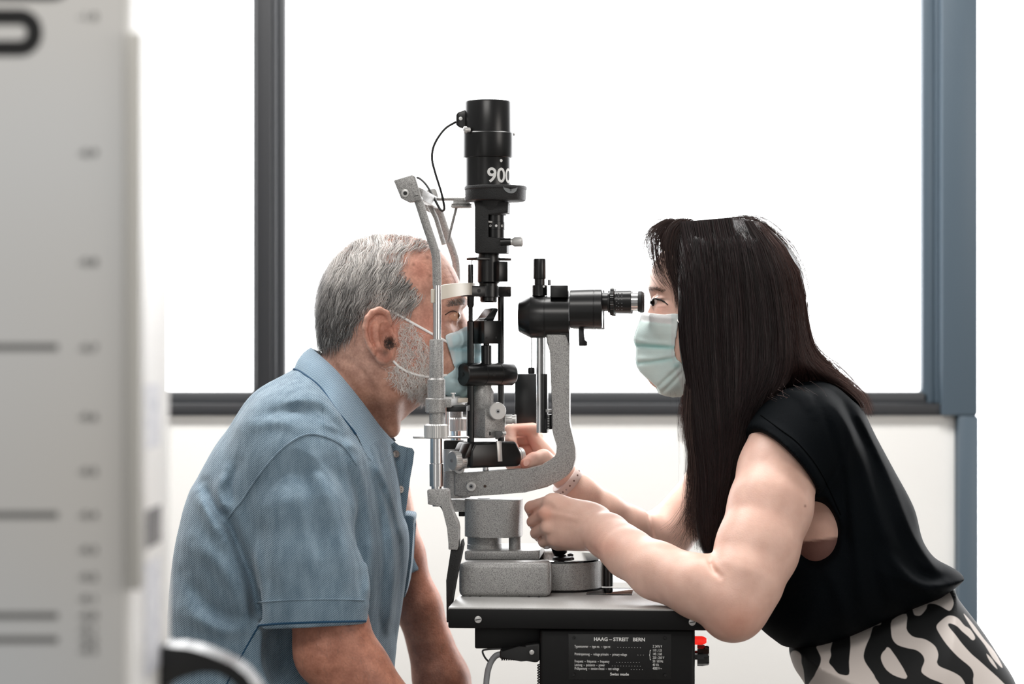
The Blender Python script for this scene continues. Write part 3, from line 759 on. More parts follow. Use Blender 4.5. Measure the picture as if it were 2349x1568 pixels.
def upright(y):
    ulathe('foot_sleeve', 1001.5, [(1124, 12), (1115, 12), (1114.5, 16), (1063, 16.5), (1062, 15)], y, m_chrome)
    ulathe('lower_tube', 1001.5, [(1062, 14.5), (1004, 14.5)], y, m_chrome)
    ulathe('height_ring', 1001, [(1005, 26), (1003, 28), (975, 28), (972, 25)], y, m_alu, 80, (972, 1003.5, 0.018))
    ulathe('grey_sleeve', 1001, [(972, 16.5), (946, 16.5)], y, m_hammer)
    ulathe('rest_collar', 999, [(947, 20), (944, 23.5), (915, 23.5), (912, 21)], y, m_hammer)
    ulathe('upper_sleeve', 1001, [(912, 20.5), (871, 20.5), (866, 16.5), (781, 16), (778, 14)], y, m_hammer)
    ulathe('strap_tube', 1002.5, [(778, 9.5), (650, 9.5)], y, m_chrome)
    s = mpp(L(1000, CY0, -YU).y)
    bm = new(); tube(bm, smooth_path([U_(1002.5, 654, y), U_(1002, 620, y), U_(1000, 585, y), U_(992, 556, y), U_(980, 522, y), U_(968, 485, y), U_(958, 455, y)], 5), 10.2 * s, 20)
    obj('bent_tube', bm, m_hammer, chin)
    bm = new(); pts = [(905, 415), (948, 402), (954, 406), (969, 457), (964, 461), (940, 465), (922, 456)]
    prism(bm, [U_(a, b, y - 0.012) for a, b in pts], EY * 0.024, 0.0015)
    br = obj('top_bracket', bm, m_hammer, chin)
    if y < 0:
        o_ = L(929, 443, -YU - 0.0125)
        screw('bracket_bolt', 929.5, 443, -YU - 0.0122, 9, br, m_alu, False)
        bm = new(); disc(bm, 929.5, 443, -YU - 0.0146, 4.6, NEAR, 0.0004, 14); obj('bolt_socket', bm, m_blk, br)
        screw('bracket_screw', 955.5, 449, -YU - 0.0112, 6.2, br, m_hammer)
        bm = new(); disc(bm, 941.5, 421, -YU - 0.0122, 5.2, NEAR, 0.0006, 16); obj('bracket_rivet', bm, m_hammer, br)
    bm = new(); pts = [(982, 1123), (985, 1120), (1027, 1120), (1031, 1124), (1032, 1152), (1040, 1172), (1052, 1197), (1054, 1210), (1054, 1250), (1051, 1259), (1031, 1258), (1030, 1210), (1017, 1158), (984, 1155)]
    prism(bm, [U_(a, b, y - 0.013) for a, b in pts], EY * 0.026, 0.002, 3)
    obj('foot_bracket', bm, m_hammer, chin)
    bm = new(); pts = [(1036, 1256), (1056, 1256), (1060, 1236), (1063, 1250), (1046, 1330), (1036, 1388), (1036, 1425), (1026, 1425), (1025, 1330)]
    prism(bm, [U_(a, b, y - 0.009) for a, b in pts], EY * 0.03, 0.001)
    obj('table_clamp', bm, m_blkwr, chin)
    bm = new(); c = U_(1034, 1212, y); lathe(bm, U_(1032, 1214, y), -EX, [(0, 12 * s), (4 * s, 10 * s), (5 * s, 4 * s)], 20); obj('foot_cap', bm, m_blkwr, chin)
    bm = new(); tube(bm, smooth_path([U_(1003, 1158, y + .004), U_(1013, 1165, y + .004), U_(1022, 1190, y + .004), U_(1031, 1216, y + .004)], 4), 1.8 * s, 6); obj('foot_wire', bm, m_rubber, chin)
    bm = new(); lathe(bm, U_(1001, 1155, y) - EZ * 6 * s, EZ, [(0, 8 * s), (1.5 * s, 9 * s), (6 * s, 9 * s)], 18); obj('foot_nut', bm, m_alu, chin)
upright(-YU); upright(YU)
# cross bars, chin cup, strap
bm = new(); c0, c1 = U_(1012, 924, -YU), U_(1012, 924, YU)
prism(bm, [c0 - EX * .014 - EZ * .006, c0 + EX * .014 - EZ * .006, c0 + EX * .014 + EZ * .0065, c0 - EX * .014 + EZ * .0065], c1 - c0, .002)
obj('cross_bar', bm, m_hammer, chin)
bm = new(); cc = L(1040, 912, -0.02)
pts = [cc + EX * (0.022 * math.cos(t)) + EY * (0.02 + 0.05 * math.sin(t)) for t in np.linspace(0, 2 * math.pi, 28, endpoint=False)]
prism(bm, pts, -EZ * 0.006, .001); obj('chin_cup', bm, m_cream, chin)
bm = new(); p = U_(1036, 914, -YU + .02); lathe(bm, p, EZ, [(0, .0018), (.006, .0018), (.0062, .0036), (.0075, .0032)], 14); obj('paper_pin', bm, m_alu, chin)
bm = new(); lbox(bm, 1024, 1070, 930, 944, -YU + 0.01, -YU + 0.06, .001); obj('rest_slide', bm, m_blk, chin)
bm = new(); vlathe(bm, 1026, 0.06, [(990, 5), (930, 5)], 14); obj('rest_stem', bm, m_chrome, chin)
bm = new(); lbox(bm, 947, 1075, 999.5, 1005.5, -0.135, -0.122, .0012, 3); obj('hand_bar', bm, m_chrome, chin)
bm = new()
mid = []
tl = [(-YU, 0.0), (-0.115, 0.012), (-0.085, 0.024), (-0.04, 0.033), (0, 0.036), (0.04, 0.033), (0.085, 0.024), (0.115, 0.012), (YU, 0.0)]
bx = U_(1002.5, CY0, -YU)
sp = smooth_path([(x, y) for y, x in tl], 4)
zt0, zt1 = L(1003, 657, -YU).z, L(1003, 691, -YU).z
ring = []
for x, y in sp:
    w = bx + EX * x + EY * (y + YU)
    lift = 0.011 * (1 - (y / YU) ** 2) ** 0.5 if abs(y) < YU else 0
    ring.append([Vector((w.x, w.y, zt1 + lift)), Vector((w.x, w.y, zt0 + lift * 0.7)), Vector((w.x, w.y, zt0 + lift * 0.7)) + EX * 0.003, Vector((w.x, w.y, zt1 + lift)) + EX * 0.003])
vr = [[bm.verts.new(v) for v in r_] for r_ in ring]
for i in range(len(vr) - 1):
    for k in range(4): bm.faces.new((vr[i][k], vr[i][(k + 1) % 4], vr[i + 1][(k + 1) % 4], vr[i + 1][k]))
bm.faces.new(vr[0]); bm.faces.new(vr[-1][::-1])
obj('forehead_strap', bm, m_cream, chin)
bm = new(); lbox(bm, 988, 995, 662, 695, -YU - 0.008, -YU + 0.008, .0015, 3); obj('strap_clip', bm, m_cream, chin)
# fixation lamp holder
bm = new(); c0, c1 = U_(950, 440, -YU), U_(950, 440, YU)
prism(bm, [c0 - EX * .006 - EZ * .006, c0 + EX * .010 - EZ * .010, c0 + EX * .012 + EZ * .004, c0 - EX * .003 + EZ * .010], c1 - c0, .001); obj('top_bar', bm, m_hammer, chin)
bm = new(); tube(bm, [L(975, 456, 0.06), L(1068, 456, 0.03)], 4.5 * s0, 12); fx = obj('fixation_bar', bm, m_hammer, chin)
bm = new(); vlathe(bm, 1059, 0.03, [(477, 22), (475, 25), (470, 25), (469, 22), (468.5, 25), (467, 25), (466, 20), (460, 20)], 36); obj('fixation_disc', bm, m_hammer, fx)
bm = new(); tube(bm, [L(1047, 476, 0.03), L(1037, 515, 0.03), L(1027, 556, 0.03)], 3.6 * s0, 10); obj('fixation_rod', bm, m_hammer, fx)
bm = new(); tube(bm, [L(1018, 560, 0.05), L(1000, 500, 0.06), L(985, 470, 0.06)], 6 * s0, 10); obj('fixation_arm', bm, m_hammer, fx)
# ------------------------------------------------------------------ sculpting: signed distance fields meshed with surface nets
class Field:
    def __init__(s, lo, hi, h):
        s.lo = np.array(lo, np.float32); s.h = np.float32(h)
        s.n = np.ceil((np.array(hi) - np.array(lo)) / h).astype(int) + 1
        s.F = np.full(s.n, 0.06, np.float32)
        s.ax = [s.lo[i] + s.h * np.arange(s.n[i], dtype=np.float32) for i in range(3)]
    def sub(s, lo, hi):
        i0 = np.clip(np.floor((np.array(lo) - s.lo) / s.h).astype(int), 0, s.n)
        i1 = np.clip(np.ceil((np.array(hi) - s.lo) / s.h).astype(int) + 1, 0, s.n)
        sl = tuple(slice(a, b) for a, b in zip(i0, i1))
        X = s.ax[0][sl[0]][:, None, None]; Y = s.ax[1][sl[1]][None, :, None]; Z = s.ax[2][sl[2]][None, None, :]
        return sl, X, Y, Z
    def mix(s, sl, d, k, mode):
        A = s.F[sl]
        if mode == 'add':
            if k > 0:
                h = np.clip(0.5 + 0.5 * (A - d) / k, 0, 1); s.F[sl] = A + (d - A) * h - k * h * (1 - h)
            else: s.F[sl] = np.minimum(A, d)
        elif mode == 'sub':
            d = -d
            if k > 0:
                h = np.clip(0.5 - 0.5 * (A - d) / k, 0, 1); s.F[sl] = A + (d - A) * h + k * h * (1 - h)
            else: s.F[sl] = np.maximum(A, d)
    def cone(s, a, b, ra, rb, k=0.01, mode='add', sq=None, cuts=()):
        a = np.array(a, np.float32); b = np.array(b, np.float32)
        m = max(ra, rb) * (max(1.0, sq[1]) if sq else 1.0) + k + 4 * s.h
        sl, X, Y, Z = s.sub(np.minimum(a, b) - m, np.maximum(a, b) + m)
        if s.F[sl].size == 0: return
        ba = b - a; L2 = float(ba @ ba) + 1e-12
        px, py, pz = X - a[0], Y - a[1], Z - a[2]
        t = np.clip((px * ba[0] + py * ba[1] + pz * ba[2]) / L2, 0, 1)
        vx, vy, vz = px - t * ba[0], py - t * ba[1], pz - t * ba[2]
        if sq:                                     # cross-section stretched along a direction
            n = np.array(sq[0], np.float32); n = n / np.linalg.norm(n); f = 1.0 / sq[1] - 1.0
            q = (vx * n[0] + vy * n[1] + vz * n[2]) * f
            vx, vy, vz = vx + q * n[0], vy + q * n[1], vz + q * n[2]
        d = (np.sqrt(vx * vx + vy * vy + vz * vz) - (ra + (rb - ra) * t)) * (min(1.0, sq[1]) if sq else 1.0)
        for c, nn in cuts:
            c = np.array(c); nn = np.array(nn) / np.linalg.norm(nn)
            d = np.maximum(d, (X - c[0]) * nn[0] + (Y - c[1]) * nn[1] + (Z - c[2]) * nn[2])
        s.mix(sl, d.astype(np.float32), k, mode)
    def chain(s, pts, rads, k=0.008, mode='add', **kw):
        for i in range(len(pts) - 1): s.cone(pts[i], pts[i + 1], rads[i], rads[i + 1], k, mode, **kw)
    def ell(s, c, r, k=0.01, mode='add', rot=None):
        c = np.array(c, np.float32); r = np.array(r, np.float32)
        m = float(r.max()) + k + 4 * s.h
        sl, X, Y, Z = s.sub(c - m, c + m)
        if s.F[sl].size == 0: return
        x, y, z = X - c[0], Y - c[1], Z - c[2]
        if rot is not None:                        # rotation (matrix rows are the ellipsoid's axes)
            R = np.array(rot, np.float32)
            x, y, z = (R[i][0] * x + R[i][1] * y + R[i][2] * z for i in range(3))
        k0 = np.sqrt((x / r[0]) ** 2 + (y / r[1]) ** 2 + (z / r[2]) ** 2)
        k1 = np.sqrt((x / r[0] ** 2) ** 2 + (y / r[1] ** 2) ** 2 + (z / r[2] ** 2) ** 2) + 1e-9
        s.mix(sl, (k0 * (k0 - 1) / k1).astype(np.float32), k, mode)
    def pillow(s, poly, yc, w, R, k=0.01, mode='add', p=2.0, front=None):
        """outline poly (N,2) in x,z carried to a rounded body of half width w about depth yc"""
        poly = np.array(poly, np.float32)
        wmax = w if np.isscalar(w) else float(np.max(w(poly[:, 0], poly[:, 1])))
        lo = [poly[:, 0].min(), (yc if np.isscalar(yc) else float(np.min(yc(poly[:, 0], poly[:, 1])))) - wmax, poly[:, 1].min()]
        hi = [poly[:, 0].max(), (yc if np.isscalar(yc) else float(np.max(yc(poly[:, 0], poly[:, 1])))) + wmax, poly[:, 1].max()]
        m = k + 5 * s.h
        sl, X, Y, Z = s.sub(np.array(lo) - m, np.array(hi) + m)
        if s.F[sl].size == 0: return
        x2, z2 = np.broadcast_arrays(X[:, 0, :], Z[:, 0, :])
        sd = poly_sd(poly, x2, z2)
        u = np.maximum(1.0 + sd / R, 0)[:, None, :]
        c = yc if np.isscalar(yc) else yc(x2, z2)[:, None, :]
        w = w if np.isscalar(w) else w(x2, z2)[:, None, :]
        v = np.abs(Y - c) / w
        d = ((u ** p + v ** p) ** (1.0 / p) - 1.0) * np.minimum(R, w)
        s.mix(sl, d.astype(np.float32), k, mode)
    def sample(s, pts):
        q = (np.asarray(pts) - s.lo) / s.h
        q = np.clip(q, 0.001, np.array(s.n) - 1.002)
        i = q.astype(int); f = q - i
        out = 0
        for dx in (0, 1):
            for dy in (0, 1):
                for dz in (0, 1):
                    w = (f[:, 0] if dx else 1 - f[:, 0]) * (f[:, 1] if dy else 1 - f[:, 1]) * (f[:, 2] if dz else 1 - f[:, 2])
                    out = out + w * s.F[i[:, 0] + dx, i[:, 1] + dy, i[:, 2] + dz]
        return out
    def grad(s, pts, e=None):
        e = e or 1.5 * s.h; pts = np.asarray(pts, float); g = np.zeros_like(pts)
        for k in range(3):
            d = np.zeros(3); d[k] = e
            g[:, k] = s.sample(pts + d) - s.sample(pts - d)
        return g / (np.linalg.norm(g, axis=1, keepdims=True) + 1e-9)
    def nets(s, relax=2):
        F = s.F; nx, ny, nz = F.shape
        ins = F < 0
        cs = np.zeros((nx - 1, ny - 1, nz - 1), np.uint8)
        for dx in (0, 1):
            for dy in (0, 1):
                for dz in (0, 1):
                    cs += ins[dx:nx - 1 + dx, dy:ny - 1 + dy, dz:nz - 1 + dz]
        act = (cs > 0) & (cs < 8)
        idx = np.full(act.shape, -1, np.int32); cells = np.argwhere(act); idx[act] = np.arange(len(cells))
        acc = np.zeros((len(cells), 3)); cnt = np.zeros(len(cells))
        cor = [(dx, dy, dz) for dx in (0, 1) for dy in (0, 1) for dz in (0, 1)]
        val = {c: F[cells[:, 0] + c[0], cells[:, 1] + c[1], cells[:, 2] + c[2]] for c in cor}
        for c in cor:
            for k in range(3):
                if c[k] == 0:
                    e = list(c); e[k] = 1; e = tuple(e)
                    a, b = val[c], val[e]; m = (a < 0) != (b < 0)
                    t = np.where(m, a / np.where(m, a - b, 1), 0)
                    pt = np.tile(np.array(c, float), (len(cells), 1)); pt[:, k] += t
                    acc[m] += pt[m]; cnt[m] += 1
        verts = s.lo + s.h * (cells + acc / cnt[:, None])
        quads = []
        for k in range(3):
            a = [slice(1, -1)] * 3; b = [slice(1, -1)] * 3
            a[k] = slice(0, -1); b[k] = slice(1, None)
            A, B = ins[tuple(a)], ins[tuple(b)]
            e = np.argwhere(A != B); flip = A[A != B]
            o = np.ones(3, int); o[k] = 0; e = e + o
            j, l = (k + 1) % 3, (k + 2) % 3
            def cell(dj, dl):
                q = e.copy(); q[:, j] -= dj; q[:, l] -= dl
                return idx[q[:, 0], q[:, 1], q[:, 2]]
            Q = np.stack([cell(0, 0), cell(1, 0), cell(1, 1), cell(0, 1)], 1)
            Q[~flip] = Q[~flip][:, ::-1]
            quads.append(Q)
        quads = np.concatenate(quads); quads = quads[(quads >= 0).all(1)]
        for _ in range(relax):
            acc = np.zeros_like(verts); c = np.zeros(len(verts))
            for i in range(4):
                a, b = quads[:, i], quads[:, (i + 1) % 4]
                np.add.at(acc, a, verts[b]); np.add.at(c, a, 1); np.add.at(acc, b, verts[a]); np.add.at(c, b, 1)
            avg = acc / np.maximum(c, 1)[:, None]
            verts = np.where(c[:, None] > 0, verts * 0.5 + avg * 0.5, verts)
        return verts.astype(np.float32), quads
def poly_sd(poly, x, z):
    poly = np.asarray(poly, np.float32)
    d = np.full(x.shape, 1e9, np.float32); inside = np.zeros(x.shape, bool)
    for i in range(len(poly)):
        a, b = poly[i], poly[(i + 1) % len(poly)]
        ex, ez = b - a; wx, wz = x - a[0], z - a[1]
        t = np.clip((wx * ex + wz * ez) / (ex * ex + ez * ez + 1e-12), 0, 1)
        d = np.minimum(d, (wx - ex * t) ** 2 + (wz - ez * t) ** 2)
        c = (a[1] > z) != (b[1] > z)
        inside ^= c & (x < (ex * (z - a[1]) / (ez if abs(ez) > 1e-9 else 1e-9) + a[0]))
    return np.where(inside, -1, 1) * np.sqrt(d)
def polyP(pts, Y=0.0, n=5):                     # photo outline -> smooth outline in metres at depth Y
    o = smooth_path(pts, n, True)
    return np.array([[P(q[0], q[1], Y).x, P(q[0], q[1], Y).z] for q in o], np.float32)
def join_meshes(parts):
    V_, Q_, n = [], [], 0
    for v, q in parts:
        V_.append(v); Q_.append(q + n); n += len(v)
    return np.concatenate(V_), np.concatenate(Q_)
def np_mesh(name, verts, quads, smooth=True):
    me = bpy.data.meshes.new(name); k = quads.shape[1]
    me.vertices.add(len(verts)); me.vertices.foreach_set('co', np.ascontiguousarray(verts, np.float32).ravel())
    me.loops.add(quads.size); me.loops.foreach_set('vertex_index', quads.astype(np.int32).ravel())
    me.polygons.add(len(quads)); me.polygons.foreach_set('loop_start', np.arange(0, quads.size, k, dtype=np.int32))
    me.update(calc_edges=True); me.validate()
    if smooth: me.shade_smooth()
    return me
def attr_float(me, name, vals):
    a = me.attributes.new(name, 'FLOAT', 'POINT'); a.data.foreach_set('value', np.asarray(vals, np.float32))
def attr_color(me, name, cols):
    a = me.attributes.new(name, 'FLOAT_COLOR', 'POINT')
    c = np.ones((len(cols), 4), np.float32); c[:, :3] = cols; a.data.foreach_set('color', c.ravel())
def topx(v):                                    # points -> photo pixels
    d = DIST + v[:, 1]
    return CX0 + v[:, 0] * FPX / d, CY0 - (v[:, 2] - ZC) * FPX / d
def ribbons(name, S, width, normals, cols, material, parent, taper=True):
    """S (N,K,3) strand points; flat strips lying on their normals (N,3) or (N,K,3)"""
    N, K, _ = S.shape
    T = np.gradient(S, axis=1); T /= np.linalg.norm(T, axis=2, keepdims=True) + 1e-9
    nn = normals[:, None, :] if normals.ndim == 2 else normals
    B = np.cross(T, np.broadcast_to(nn, S.shape)); B /= np.linalg.norm(B, axis=2, keepdims=True) + 1e-9
    w = (width if np.ndim(width) else np.full(N, width))[:, None] * (np.linspace(1, 0.25, K)[None] if taper else 1)
    V_ = np.stack([S - B * w[..., None] / 2, S + B * w[..., None] / 2], 2).reshape(-1, 3)
    base = (np.arange(N)[:, None] * K + np.arange(K - 1)[None]) * 2
    Q = np.stack([base, base + 1, base + 3, base + 2], 2).reshape(-1, 4)
    me = np_mesh(name, V_, Q)
    attr_color(me, 'tint', np.repeat(cols, 2 * K, axis=0))
    return obj_mesh(name, me, material, parent)
def mat_tint(name, rough=0.5, spec=0.5, sss=None, bump=None, sheen=0.0, noise=None, aniso=0.0, trans=0.0):
    """material whose own colour is stored per point (skin zones, single hairs)"""
    m = mat(name, (1, 1, 1, 1), rough, 0, spec, bump=bump, sss=sss, sheen=sheen)
    nt = m.node_tree; b = nt.nodes['Principled BSDF']
    at = nt.nodes.new('ShaderNodeAttribute'); at.attribute_name = 'tint'
    src = at.outputs['Color']
    if noise:                                  # [(scale, low multiplier, high multiplier)]
        tc = nt.nodes.new('ShaderNodeTexCoord')
        for sc, lo_, hi_ in noise:
            n = nt.nodes.new('ShaderNodeTexNoise'); n.inputs['Scale'].default_value = sc; n.inputs['Detail'].default_value = 3
            nt.links.new(tc.outputs['Object'], n.inputs['Vector'])
            r = nt.nodes.new('ShaderNodeValToRGB'); r.color_ramp.elements[0].position = 0.35; r.color_ramp.elements[1].position = 0.65
            r.color_ramp.elements[0].color = (*lo_, 1); r.color_ramp.elements[1].color = (*hi_, 1)
            nt.links.new(n.outputs['Fac'], r.inputs['Fac'])
            mx = nt.nodes.new('ShaderNodeMix'); mx.data_type = 'RGBA'; mx.blend_type = 'MULTIPLY'; mx.inputs['Factor'].default_value = 1
            nt.links.new(src, mx.inputs['A']); nt.links.new(r.outputs['Color'], mx.inputs['B'])
            src = mx.outputs['Result']
    nt.links.new(src, b.inputs['Base Color'])
    if trans:                                  # thin hair lets light through
        out = nt.nodes['Material Output']; tr = nt.nodes.new('ShaderNodeBsdfTranslucent'); mxs = nt.nodes.new('ShaderNodeMixShader')
        mxs.inputs[0].default_value = trans
        nt.links.new(src, tr.inputs['Color']); nt.links.new(b.outputs[0], mxs.inputs[1]); nt.links.new(tr.outputs[0], mxs.inputs[2])
        nt.links.new(mxs.outputs[0], out.inputs['Surface'])
    return m
# ------------------------------------------------------------------ shared people helpers
def Pn(px, py, Y): return np.array(P(px, py, Y))
def rp(r, Y=0.0): return r * mpp(Y)
def surf(fields, px, py, y0, y1, n=220, back=False):
    """first surface met along the line of sight of photo pixels; nan where nothing is met"""
    px, py = np.asarray(px, float).ravel(), np.asarray(py, float).ravel()
    ys = np.linspace(y0, y1, n); prev = None
    out = np.full((len(px), 3), np.nan); found = np.zeros(len(px), bool)
    for y in ys:
        k = mpp(y); p = np.stack([(px - CX0) * k, np.full(len(px), y), ZC + (CY0 - py) * k], 1)
        f = np.min([fl.sample(p) for fl in fields], axis=0)
        if prev is not None:
            m = (~found) & (f < 0) & (pf >= 0)
            t = (pf / (pf - f + 1e-9))[:, None]
            out[m] = (prev + (p - prev) * t)[m]; found |= m
        prev, pf = p, f
    return out
def surf_path(fields, pts, y0, y1, lift=0.0, n=6):
    q = np.array(smooth_path(pts, n)); s = surf(fields, q[:, 0], q[:, 1], y0, y1)
    s = s[~np.isnan(s[:, 0])]
    if lift: s = s + np.array([0, -1, 0]) * lift
    return s
def emboss(field, pts, width, amp, ylim=0.0, n=5, side=-1):
    """raise (amp>0) or press in a fold along a photo line, on the side of the body facing the lens"""
    q = np.array(smooth_path(pts, n)); lo, hi = q.min(0) - 3 * width, q.max(0) + 3 * width
    Ya, Yb = field.ax[1][0], ylim
    c = [P(x, y, Y) for x in (lo[0], hi[0]) for y in (lo[1], hi[1]) for Y in (Ya, Yb)]
    sl, X, Y, Z = field.sub([min(v.x for v in c), Ya, min(v.z for v in c)], [max(v.x for v in c), Yb, max(v.z for v in c)])
    A = field.F[sl]; m = np.abs(A) < 0.02
    if not m.any(): return
    x, y, z = (np.broadcast_to(t, A.shape)[m] for t in (X, Y, Z))
    d = DIST + y; px = CX0 + x * FPX / d; py = CY0 - (z - ZC) * FPX / d
    D = np.full(px.shape, 1e9)
    for i in range(len(q) - 1):
        a, b = q[i], q[i + 1]; e = b - a
        t = np.clip(((px - a[0]) * e[0] + (py - a[1]) * e[1]) / (e @ e + 1e-9), 0, 1)
        D = np.minimum(D, (px - a[0] - t * e[0]) ** 2 + (py - a[1] - t * e[1]) ** 2)
    L_ = len(q)
    fade = np.minimum(1, np.sqrt(np.minimum((px - q[0][0]) ** 2 + (py - q[0][1]) ** 2, (px - q[-1][0]) ** 2 + (py - q[-1][1]) ** 2)) / (2.0 * width))
    A[m] -= (amp * np.exp(-D / width ** 2) * (0.3 + 0.7 * fade)).astype(np.float32)
    field.F[sl] = A
def inpoly(px, py, poly):
    return poly_sd(np.array(poly, np.float32), np.asarray(px, np.float32), np.asarray(py, np.float32))
def srgb3(r, g, b): return np.array(rgb(r, g, b)[:3])
def blend(cols, col, w):
    return cols * (1 - w[:, None]) + np.array(col)[None] * w[:, None]
rng = np.random.default_rng(11)

# ------------------------------------------------------------------ the man
m_skin = mat_tint('lived_in_skin', 0.48, 0.4, sss=(0.12, 0.006), bump=(420, 0.0006, 3), noise=[(60, (0.80, 0.72, 0.70), (1.08, 1.04, 1.02)), (330, (0.90, 0.86, 0.84), (1.05, 1.04, 1.03))])
m_hair = mat_tint('grey_hair', 0.45, 0.5, trans=0.25)
HY = 0.03                                       # the man's near eye sits on the lamp's axis
def Ph(px, py, Y): return np.array(P(px, py, Y + HY))
H = Field(Ph(690, 1090, 0.0) - np.array([0, 0.112, 0]), Ph(1112, 515, 0.0) + np.array([0, 0.112, 0]), 0.0017)
head_out = [(738, 812), (731, 775), (728, 738), (729, 695), (739, 648), (760, 606), (790, 573), (828, 550), (872, 540), (915, 540), (955, 546), (990, 560), (1016, 582), (1036, 607), (1049, 632), (1058, 655), (1066, 680), (1068, 694), (1063.5, 709), (1066, 722), (1075, 738), (1088, 765), (1097, 785), (1096, 799), (1083, 806), (1081, 815), (1086, 824), (1082, 838), (1083, 850), (1077, 862), (1077, 882), (1067, 900), (1045, 911), (1010, 914), (982, 919), (955, 936), (925, 962), (897, 990), (885, 1040), (860, 1085), (730, 1085), (700, 960), (706, 880), (718, 840)]
def head_w(x, z):                               # the face narrows towards the nose
    px = CX0 + x / mpp(HY); py = CY0 - (z - ZC) / mpp(HY)
    return 0.077 - 0.034 * np.clip((px - 1015) / 75, 0, 1) * np.clip((py - 685) / 40, 0, 1) - 0.012 * np.clip((py - 900) / 60, 0, 1)
H.pillow(polyP(head_out, HY, 4), HY, head_w, 0.082, 0.0)
# cheek bone, jaw muscle, neck tendon
H.ell(Ph(1010, 775, -0.056), (0.022, 0.012, 0.014), 0.02); H.ell(Ph(1010, 775, 0.056), (0.022, 0.012, 0.014), 0.02)
H.ell(Ph(925, 850, -0.058), (0.03, 0.014, 0.03), 0.02)
H.chain([Ph(868, 838, -0.062), Ph(885, 900, -0.058), Ph(900, 985, -0.03)], [0.014, 0.013, 0.010], 0.02)
# eye sockets and lids
for sg in (-1, 1):
    H.ell(Ph(1053, 722, sg * 0.040), (0.014, 0.017, 0.013), 0.008, 'sub')
    H.ell(Ph(1036, 723, sg * 0.033), (0.0094, 0.0094, 0.0094), 0.002)
    H.chain([Ph(1019, 727, sg * 0.0455), Ph(1031, 714, sg * 0.044), Ph(1044, 711, sg * 0.036), Ph(1052, 718, sg * 0.023)], [0.0025, 0.0034, 0.0034, 0.0026], 0.004)
    H.chain([Ph(1019, 730, sg * 0.0455), Ph(1031, 737, sg * 0.043), Ph(1043, 737, sg * 0.035), Ph(1051, 728, sg * 0.023)], [0.0025, 0.0032, 0.0034, 0.0026], 0.004)
    H.chain([Ph(1024, 697, sg * 0.05), Ph(1045, 691, sg * 0.042), Ph(1061, 694, sg * 0.022)], [0.004, 0.006, 0.006], 0.012)
# ear
ear = [(894, 735), (889, 714), (870, 705), (852, 711), (839, 727), (833, 750), (835, 774), (844, 797), (855, 815), (870, 831), (887, 836), (901, 826), (906, 806), (908, 782), (905, 762)]
k_ear = lambda x, z: HY - 0.081 - 0.016 * np.clip((P(907, 770, HY - 0.085).x - x) / (74 * mpp(HY - 0.085)), 0, 1)
H.pillow(polyP(ear, HY - 0.088, 4), k_ear, 0.0055, 0.006, 0.003)
def epts(l): return [Ph(x, y, -0.0835 - 0.016 * np.clip((907 - x) / 74, 0, 1) - dz) for x, y, dz in l]
H.chain(epts([(896, 742, .002), (887, 718, .004), (870, 710, .005), (854, 716, .006), (843, 730, .006), (838, 751, .006), (840, 773, .006), (848, 794, .005), (858, 811, .004)]), [.0035, .0042, .0045, .0045, .0045, .0045, .0042, .004, .0035], 0.002)
H.chain(epts([(868, 730, .001), (860, 748, .003), (861, 772, .004), (869, 795, .004), (880, 808, .003)]), [.003, .0045, .0048, .0045, .004], 0.004)
H.chain(epts([(858, 757, .004), (878, 741, .002), (890, 738, .001)]), [.0035, .003, .0025], 0.003)
H.ell(epts([(888, 775, .006)])[0], (0.0095, 0.0085, 0.016), 0.004, 'sub')
H.ell(epts([(882, 748, .006)])[0], (0.006, 0.005, 0.006), 0.003, 'sub')
H.chain(epts([(849, 735, .007), (846, 757, .008), (851, 782, .008)]), [.0022, .0025, .002], 0.002, 'sub')
H.ell(epts([(905, 780, .002)])[0], (0.005, 0.005, 0.008), 0.004)
H.ell(epts([(880, 822, .001)])[0], (0.010, 0.006, 0.009), 0.005)
H.ell(Ph(872, 770, 0.088), (0.02, 0.006, 0.038), 0.004)         # far ear, plain
# forehead furrows, crow's feet, neck creases
for y, a in ((617, .0009), (628, .0011), (639, .0011), (649, .0008)):
    emboss(H, [(1005, y + 6), (1020, y), (1040, y - 2), (1056, y + 4)], 3.4, -a)
for l in ([(1018, 730), (1006, 738), (996, 750)], [(1017, 734), (1008, 746), (1002, 760)], [(1020, 742), (1036, 750), (1048, 748)], [(1024, 748), (1037, 756), (1047, 754)]):
    emboss(H, l, 3.0, -.0009)
for l in ([(1062, 735), (1050, 760), (1045, 772)], [(780, 812), (830, 850), (860, 900)], [(760, 830), (800, 872), (835, 915)]):
    emboss(H, l, 7, -.0012)
hv, hq = H.nets(2)
# arms
B = Field(Pn(640, 1760, -0.28) - np.array([0, 0.0, 0]), (P(1100, 1000, 0.25).x, 0.29, P(0, 1030, -0.2).z), 0.003)
na = [(715, 1230, -.175, 62), (738, 1330, -.19, 72), (757, 1420, -.196, 79), (775, 1492, -.2, 79), (815, 1550, -.2, 80), (872, 1625, -.2, 72), (960, 1740, -.19, 54)]
B.chain([Pn(a, b, c) for a, b, c, r in na], [rp(r, c) for a, b, c, r in na], 0.02)
B.ell(Pn(728, 1500, -.215), (rp(42), .03, rp(48)), 0.03)
fa = [(880, 1120, .17, 60), (925, 1270, .20, 44), (960, 1390, .205, 48), (1013, 1560, .205, 60), (1062, 1720, .19, 48)]
B.chain([Pn(a, b, c) for a, b, c, r in fa], [rp(r, c) for a, b, c, r in fa], 0.02)
for l in ([(690, 1478), (716, 1468), (745, 1476)], [(695, 1496), (722, 1490), (752, 1500)], [(700, 1508), (725, 1512), (748, 1520)]):
    emboss(B, l, 4.5, -.0016)
bv, bq = B.nets(2)
v_, q_ = join_meshes([(hv, hq), (bv, bq)])
